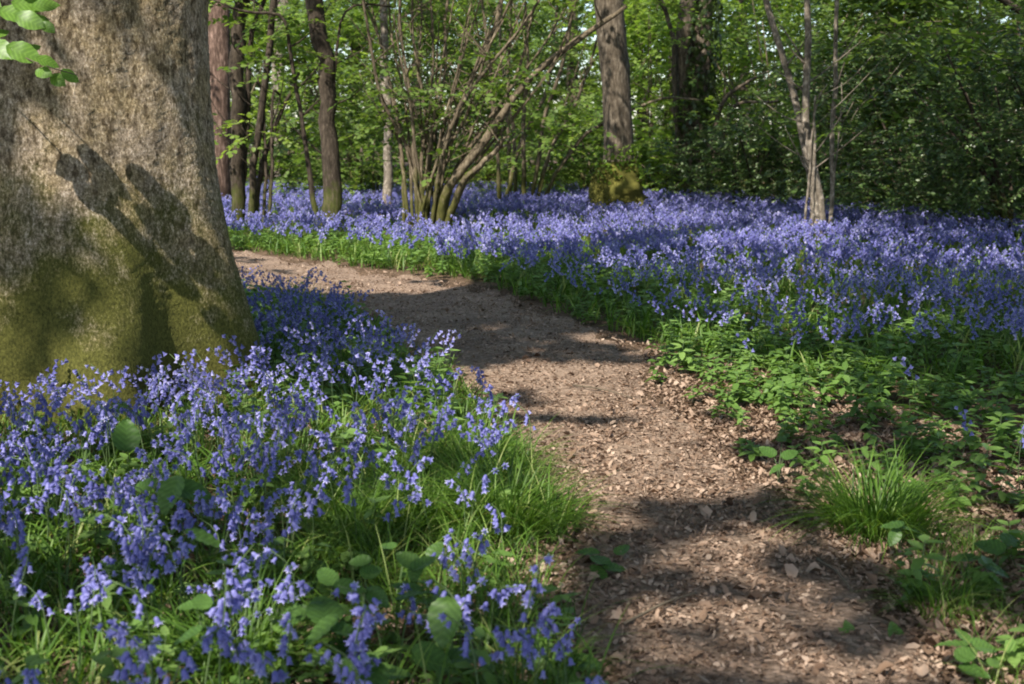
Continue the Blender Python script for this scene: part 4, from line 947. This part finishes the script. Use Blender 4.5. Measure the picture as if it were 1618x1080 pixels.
# --- broad leaved plants in the foreground
BLEAF = [mesh_of(serrated(18, .35 - .03 * k, .12, .03, -.28, .72 + .07 * k), 'broad_leaf', [M_broad], True) for k in range(3)]
def broad(label, spots, base_uv, name='broad_leaved_plant', cat='plant'):
    """spots: (u, v, height, leaf length, yaw, pitch, roll)"""
    bx, by = G(*base_uv); bz = float(ground_h(bx, by)); root = thing(name, label, cat, (bx, by, bz), 'broad leaved plants')
    t = T()
    for i, (u, v, h, ln, yaw, pitch, roll) in enumerate(spots):
        if u < 780: h += .06
        x, y = G(u, v, h); pos = np.array([x - bx, y - by, h - bz])
        Rm = rotm(0, .32 + .25 * math.sin(u * 1.7 + i), .2 * math.sin(v)) @ rotm(yaw, pitch, roll); d_ = Rm @ np.array([0, 1, 0]); b0 = pos - d_ * ln * .5
        tube(t, smooth_path([(0, 0, -.01), (b0[0] * .35, b0[1] * .35, b0[2] * .7), tuple(b0)], 8), np.linspace(.0028, .0014, 8), 4, 0, .5)
        o = obj('leaf', BLEAF[i % 3], root, tuple(b0)); o.rotation_mode = 'QUATERNION'; o.rotation_quaternion = Matrix(Rm.tolist()).to_quaternion(); ln *= .9; o.scale = (ln, ln, ln)
    obj('stalks', mesh_of(t, 'stalks', [M_stem], True), root)
broad('plant with overlapping round leaves left of the young bright leaf, bottom middle', [(510, 955, .16, .13, .3, .25, .1), (500, 998, .13, .115, 1.9, -.2, .2), (555, 995, .13, .10, -1.2, -.1, -.1), (455, 975, .11, .10, 2.2, -.2, 0), (515, 905, .15, .09, .5, .3, 0)], (520, 1030))
broad('small plant holding one bright yellow green leaf above the others', [(558, 927, .21, .085, -1.5, -.05, .1), (600, 945, .18, .075, -2.2, -.1, .3), (565, 885, .2, .07, 1.4, .1, 0), (590, 900, .17, .07, -.9, .2, 0)], (575, 985))
broad('plant with one large drooping leaf beside the path edge, bottom middle', [(700, 990, .16, .125, 2.9, -.5, .1), (660, 935, .17, .11, -1.0, .1, -.2), (640, 925, .15, .10, 1.2, .1, .2), (690, 1040, .1, .11, -1.7, -.2, 0), (740, 1035, .08, .11, -1.5, 0, .1)], (690, 1060))
broad('leafy shoot with paired leaves just above the bright leaf', [(640, 880, .19, .08, .9, .2, 0), (672, 885, .2, .085, -.9, .2, 0), (655, 905, .16, .07, 3.0, -.2, 0), (690, 865, .17, .07, -.6, .3, 0), (610, 860, .16, .07, .8, .2, 0)], (655, 945))
broad('plant with flat leaves cut by the bottom edge', [(560, 1055, .13, .1, 1.7, -.1, .1), (620, 1060, .1, .11, -1.4, -.1, 0), (530, 1045, .1, .09, 1.2, 0, 0), (590, 1085, .1, .1, 3.0, -.2, 0)], (575, 1110))
broad('small pair of leaves between bluebells near the left bottom', [(320, 945, .17, .075, .2, .3, 0), (295, 955, .15, .07, 1.4, 0, 0), (340, 962, .14, .07, -1.3, 0, 0), (290, 1005, .12, .09, 1.6, -.2, .1)], (315, 1010))
broad('single round leaf standing among bluebells below the old trunk', [(200, 680, .22, .15, .2, .55, .1), (185, 640, .16, .1, .9, .3, 0)], (205, 745))
broad('dark broad leaf low among bluebells at the left', [(265, 785, .2, .14, 2.8, -.5, .1), (310, 775, .2, .14, -1.5, 0, .1), (330, 850, .14, .13, -1.4, -.1, 0), (225, 765, .16, .1, 1.2, .1, 0)], (275, 850))
broad('low sprawling leaves at the foot of the path, bottom middle', [(840, 1040, .07, .09, .6, .2, 0), (885, 1050, .06, .09, -.8, .1, .1), (860, 1015, .07, .08, .2, .3, 0), (935, 1045, .05, .09, -1.2, 0, 0), (905, 1075, .05, .09, -1.8, -.1, 0)], (880, 1070))
broad('low dark plant on the left path edge below the tussock', [(945, 880, .08, .09, .4, .2, 0), (975, 895, .06, .09, -1.2, 0, 0), (925, 870, .07, .085, 1.3, .1, 0), (985, 865, .07, .07, -.7, .2, 0), (950, 905, .05, .08, -2.4, -.1, 0)], (950, 905))
broad('leafy plant leaning out of the front of the spiky tussock', [(1405, 828, .15, .09, .9, -.2, .3), (1440, 835, .14, .09, -1.3, -.2, 0), (1412, 850, .12, .07, 2.6, -.3, 0), (1460, 850, .11, .08, -1.5, -.2, 0)], (1420, 880))
broad('young plant with bright pointed leaves at the bottom right', [(1500, 1015, .12, .08, 1.1, .1, .2), (1530, 1030, .12, .075, -1.0, .1, 0), (1520, 1000, .13, .065, .3, .3, 0), (1560, 1020, .12, .08, -1.4, .1, .1), (1545, 1060, .09, .08, -2, -.1, 0), (1575, 1045, .1, .07, -.8, .1, 0)], (1530, 1075))
broad('two upright leaves on bare litter right of the path', [(1415, 995, .06, .075, .1, .75, .1), (1425, 1035, .03, .07, -1.2, .2, 0)], (1420, 1030))
broad('seedling tuft on the litter at the right path edge', [(1340, 990, .06, .05, .2, .9, 0), (1335, 1000, .05, .05, .9, .6, 0)], (1337, 1010))
broad('dark leaves in the shade right of the spiky tussock', [(1560, 860, .14, .1, .8, .1, 0), (1600, 850, .13, .1, -.9, .1, 0), (1520, 880, .1, .09, 1.4, 0, 0), (1580, 900, .1, .1, -1.6, 0, 0)], (1565, 920))
broad('shaded seedling with dark leaves in the dark corner of the path', [(1210, 710, .1, .09, .7, .2, 0), (1250, 715, .1, .09, -.9, .1, 0), (1225, 740, .06, .08, 2, 0, 0), (1235, 690, .11, .07, -.2, .3, 0)], (1230, 755))

# --- litter
rl = np.random.default_rng(66)
LITTER = []
for k in range(5):
    rg = random.Random(k); t = T(); ww = rg.uniform(.22, .4); c1, c2 = rg.uniform(-.1, .35), rg.uniform(-.2, .3)
    t.add([(0, 0, 0), (ww, .25, c1 * .5), (ww * rg.uniform(.6, 1), .7, c1), (rg.uniform(-.1, .1), 1, c2), (-ww * rg.uniform(.6, 1), .65, c1 * .8), (-ww, .3, c1 * .4)], [(0, 1, 2, 3), (0, 3, 4, 5)], 0, .45)
    LITTER.append(t)
CHIP = [T().add([(0, 0, 0), (.3, .2, .1), (.25, .8, .05), (-.05, 1, .12), (-.3, .5, 0)], [(0, 1, 2, 3, 4)], 0, .5), T().add([(-.06, 0, 0), (.06, 0, .05), (.05, 1.6, .1), (-.04, 1.6, .02)], [(0, 1, 2, 3)], 0, .4)]
def put_litter(bt, tp, P, s, tilt):
    k = rl.integers(0, len(tp), len(P))
    for i, t in enumerate(tp):
        w_ = k == i; N = int(w_.sum())
        if N: bt.put(t, P[w_], rotm(rl.uniform(0, 6.28, N), rl.normal(0, tilt, N), rl.normal(0, tilt, N)), s[0] + (s[1] - s[0]) * rl.uniform(0, 1, N) ** 1.8, .42, rg=rl)
bt = Batch()
near_p = scatter(150000, -1, 3.6, 2.2, 8, rl); near_p = near_p[rl.random(len(near_p)) < np.clip(1.1 - (near_p[:, 1] - 2.5) / 5, 0, .8)]; p = np.concatenate([scatter(260000, -4, 5, 2.2, 16, rl), near_p]); p = p[frustum(p, 40, 0)]
onp = ~off_path(p); border = ~off_path(p, .3) & onp
dn = np.where(p[:, 1] < 6, 1, np.clip(1 - (p[:, 1] - 6) / 14, .3, 1))
w_ = onp & (rl.random(len(p)) < np.clip(1.5 * vnoise(p[:, 0], p[:, 1], .5, 33) - .1, .15, 1) * dn); put_litter(bt, CHIP, with_h(p[w_], .015), (.006, .026), .45)
w_ = onp & (rl.random(len(p)) < .85 * dn * np.where(vnoise(p[:, 0], p[:, 1], .7, 2) > .42, 1, .3)); put_litter(bt, LITTER, with_h(p[w_], .016), (.006, .024), .40); w_ = onp & (rl.random(len(p)) < .035 * dn); put_litter(bt, LITTER, with_h(p[w_], .017), (.02, .055), .4)
fdp = field_depth(p)
w_ = ~onp & (fdp < .2) & off_trunks(p) & (rl.random(len(p)) < np.where(p[:, 0] > .5, .75, .3) * dn); put_litter(bt, LITTER, with_h(p[w_], .012), (.016, .042), .45)
w_ = ~onp & (fdp < .2) & (rl.random(len(p)) < .5 * dn) & (p[:, 0] > .5); put_litter(bt, CHIP, with_h(p[w_], .01), (.012, .035), .4)
tag(obj('leaf_litter', bt.mesh('leaf_litter', [M_litter])), 'brown dead leaves and chips strewn over the path', 'leaf litter', kind='stuff')
# a few fallen twigs
for (u0, v0, u1, v1, lb) in [(985, 1010, 1100, 965, 'thin pale twig on the foot of the path'), (1290, 910, 1345, 965, 'thin twig on the litter below the spiky tussock'), (840, 985, 905, 958, 'short twig at the left path edge by the broad leaves'), (905, 605, 1000, 625, 'fine twig lying across the sunny middle of the path')]:
    a_, b_ = np.array(G(u0, v0)), np.array(G(u1, v1)); m_ = (a_ + b_) / 2 + [.01, .015]
    zf = lambda q_: float(ground_h(*q_)) + .024
    t = T(); tube(t, smooth_path([(*(a_ - a_), zf(a_)), (*(m_ - a_), zf(m_) + .008), (*(b_ - a_), zf(b_))], 10), np.linspace(.005, .0025, 10), 5, 0, .7)
    tag(obj('fallen_twig', mesh_of(t, 'fallen_twig', [M_twig], True), None, (a_[0], a_[1], 0)), lb, 'twig', 'fallen twigs')
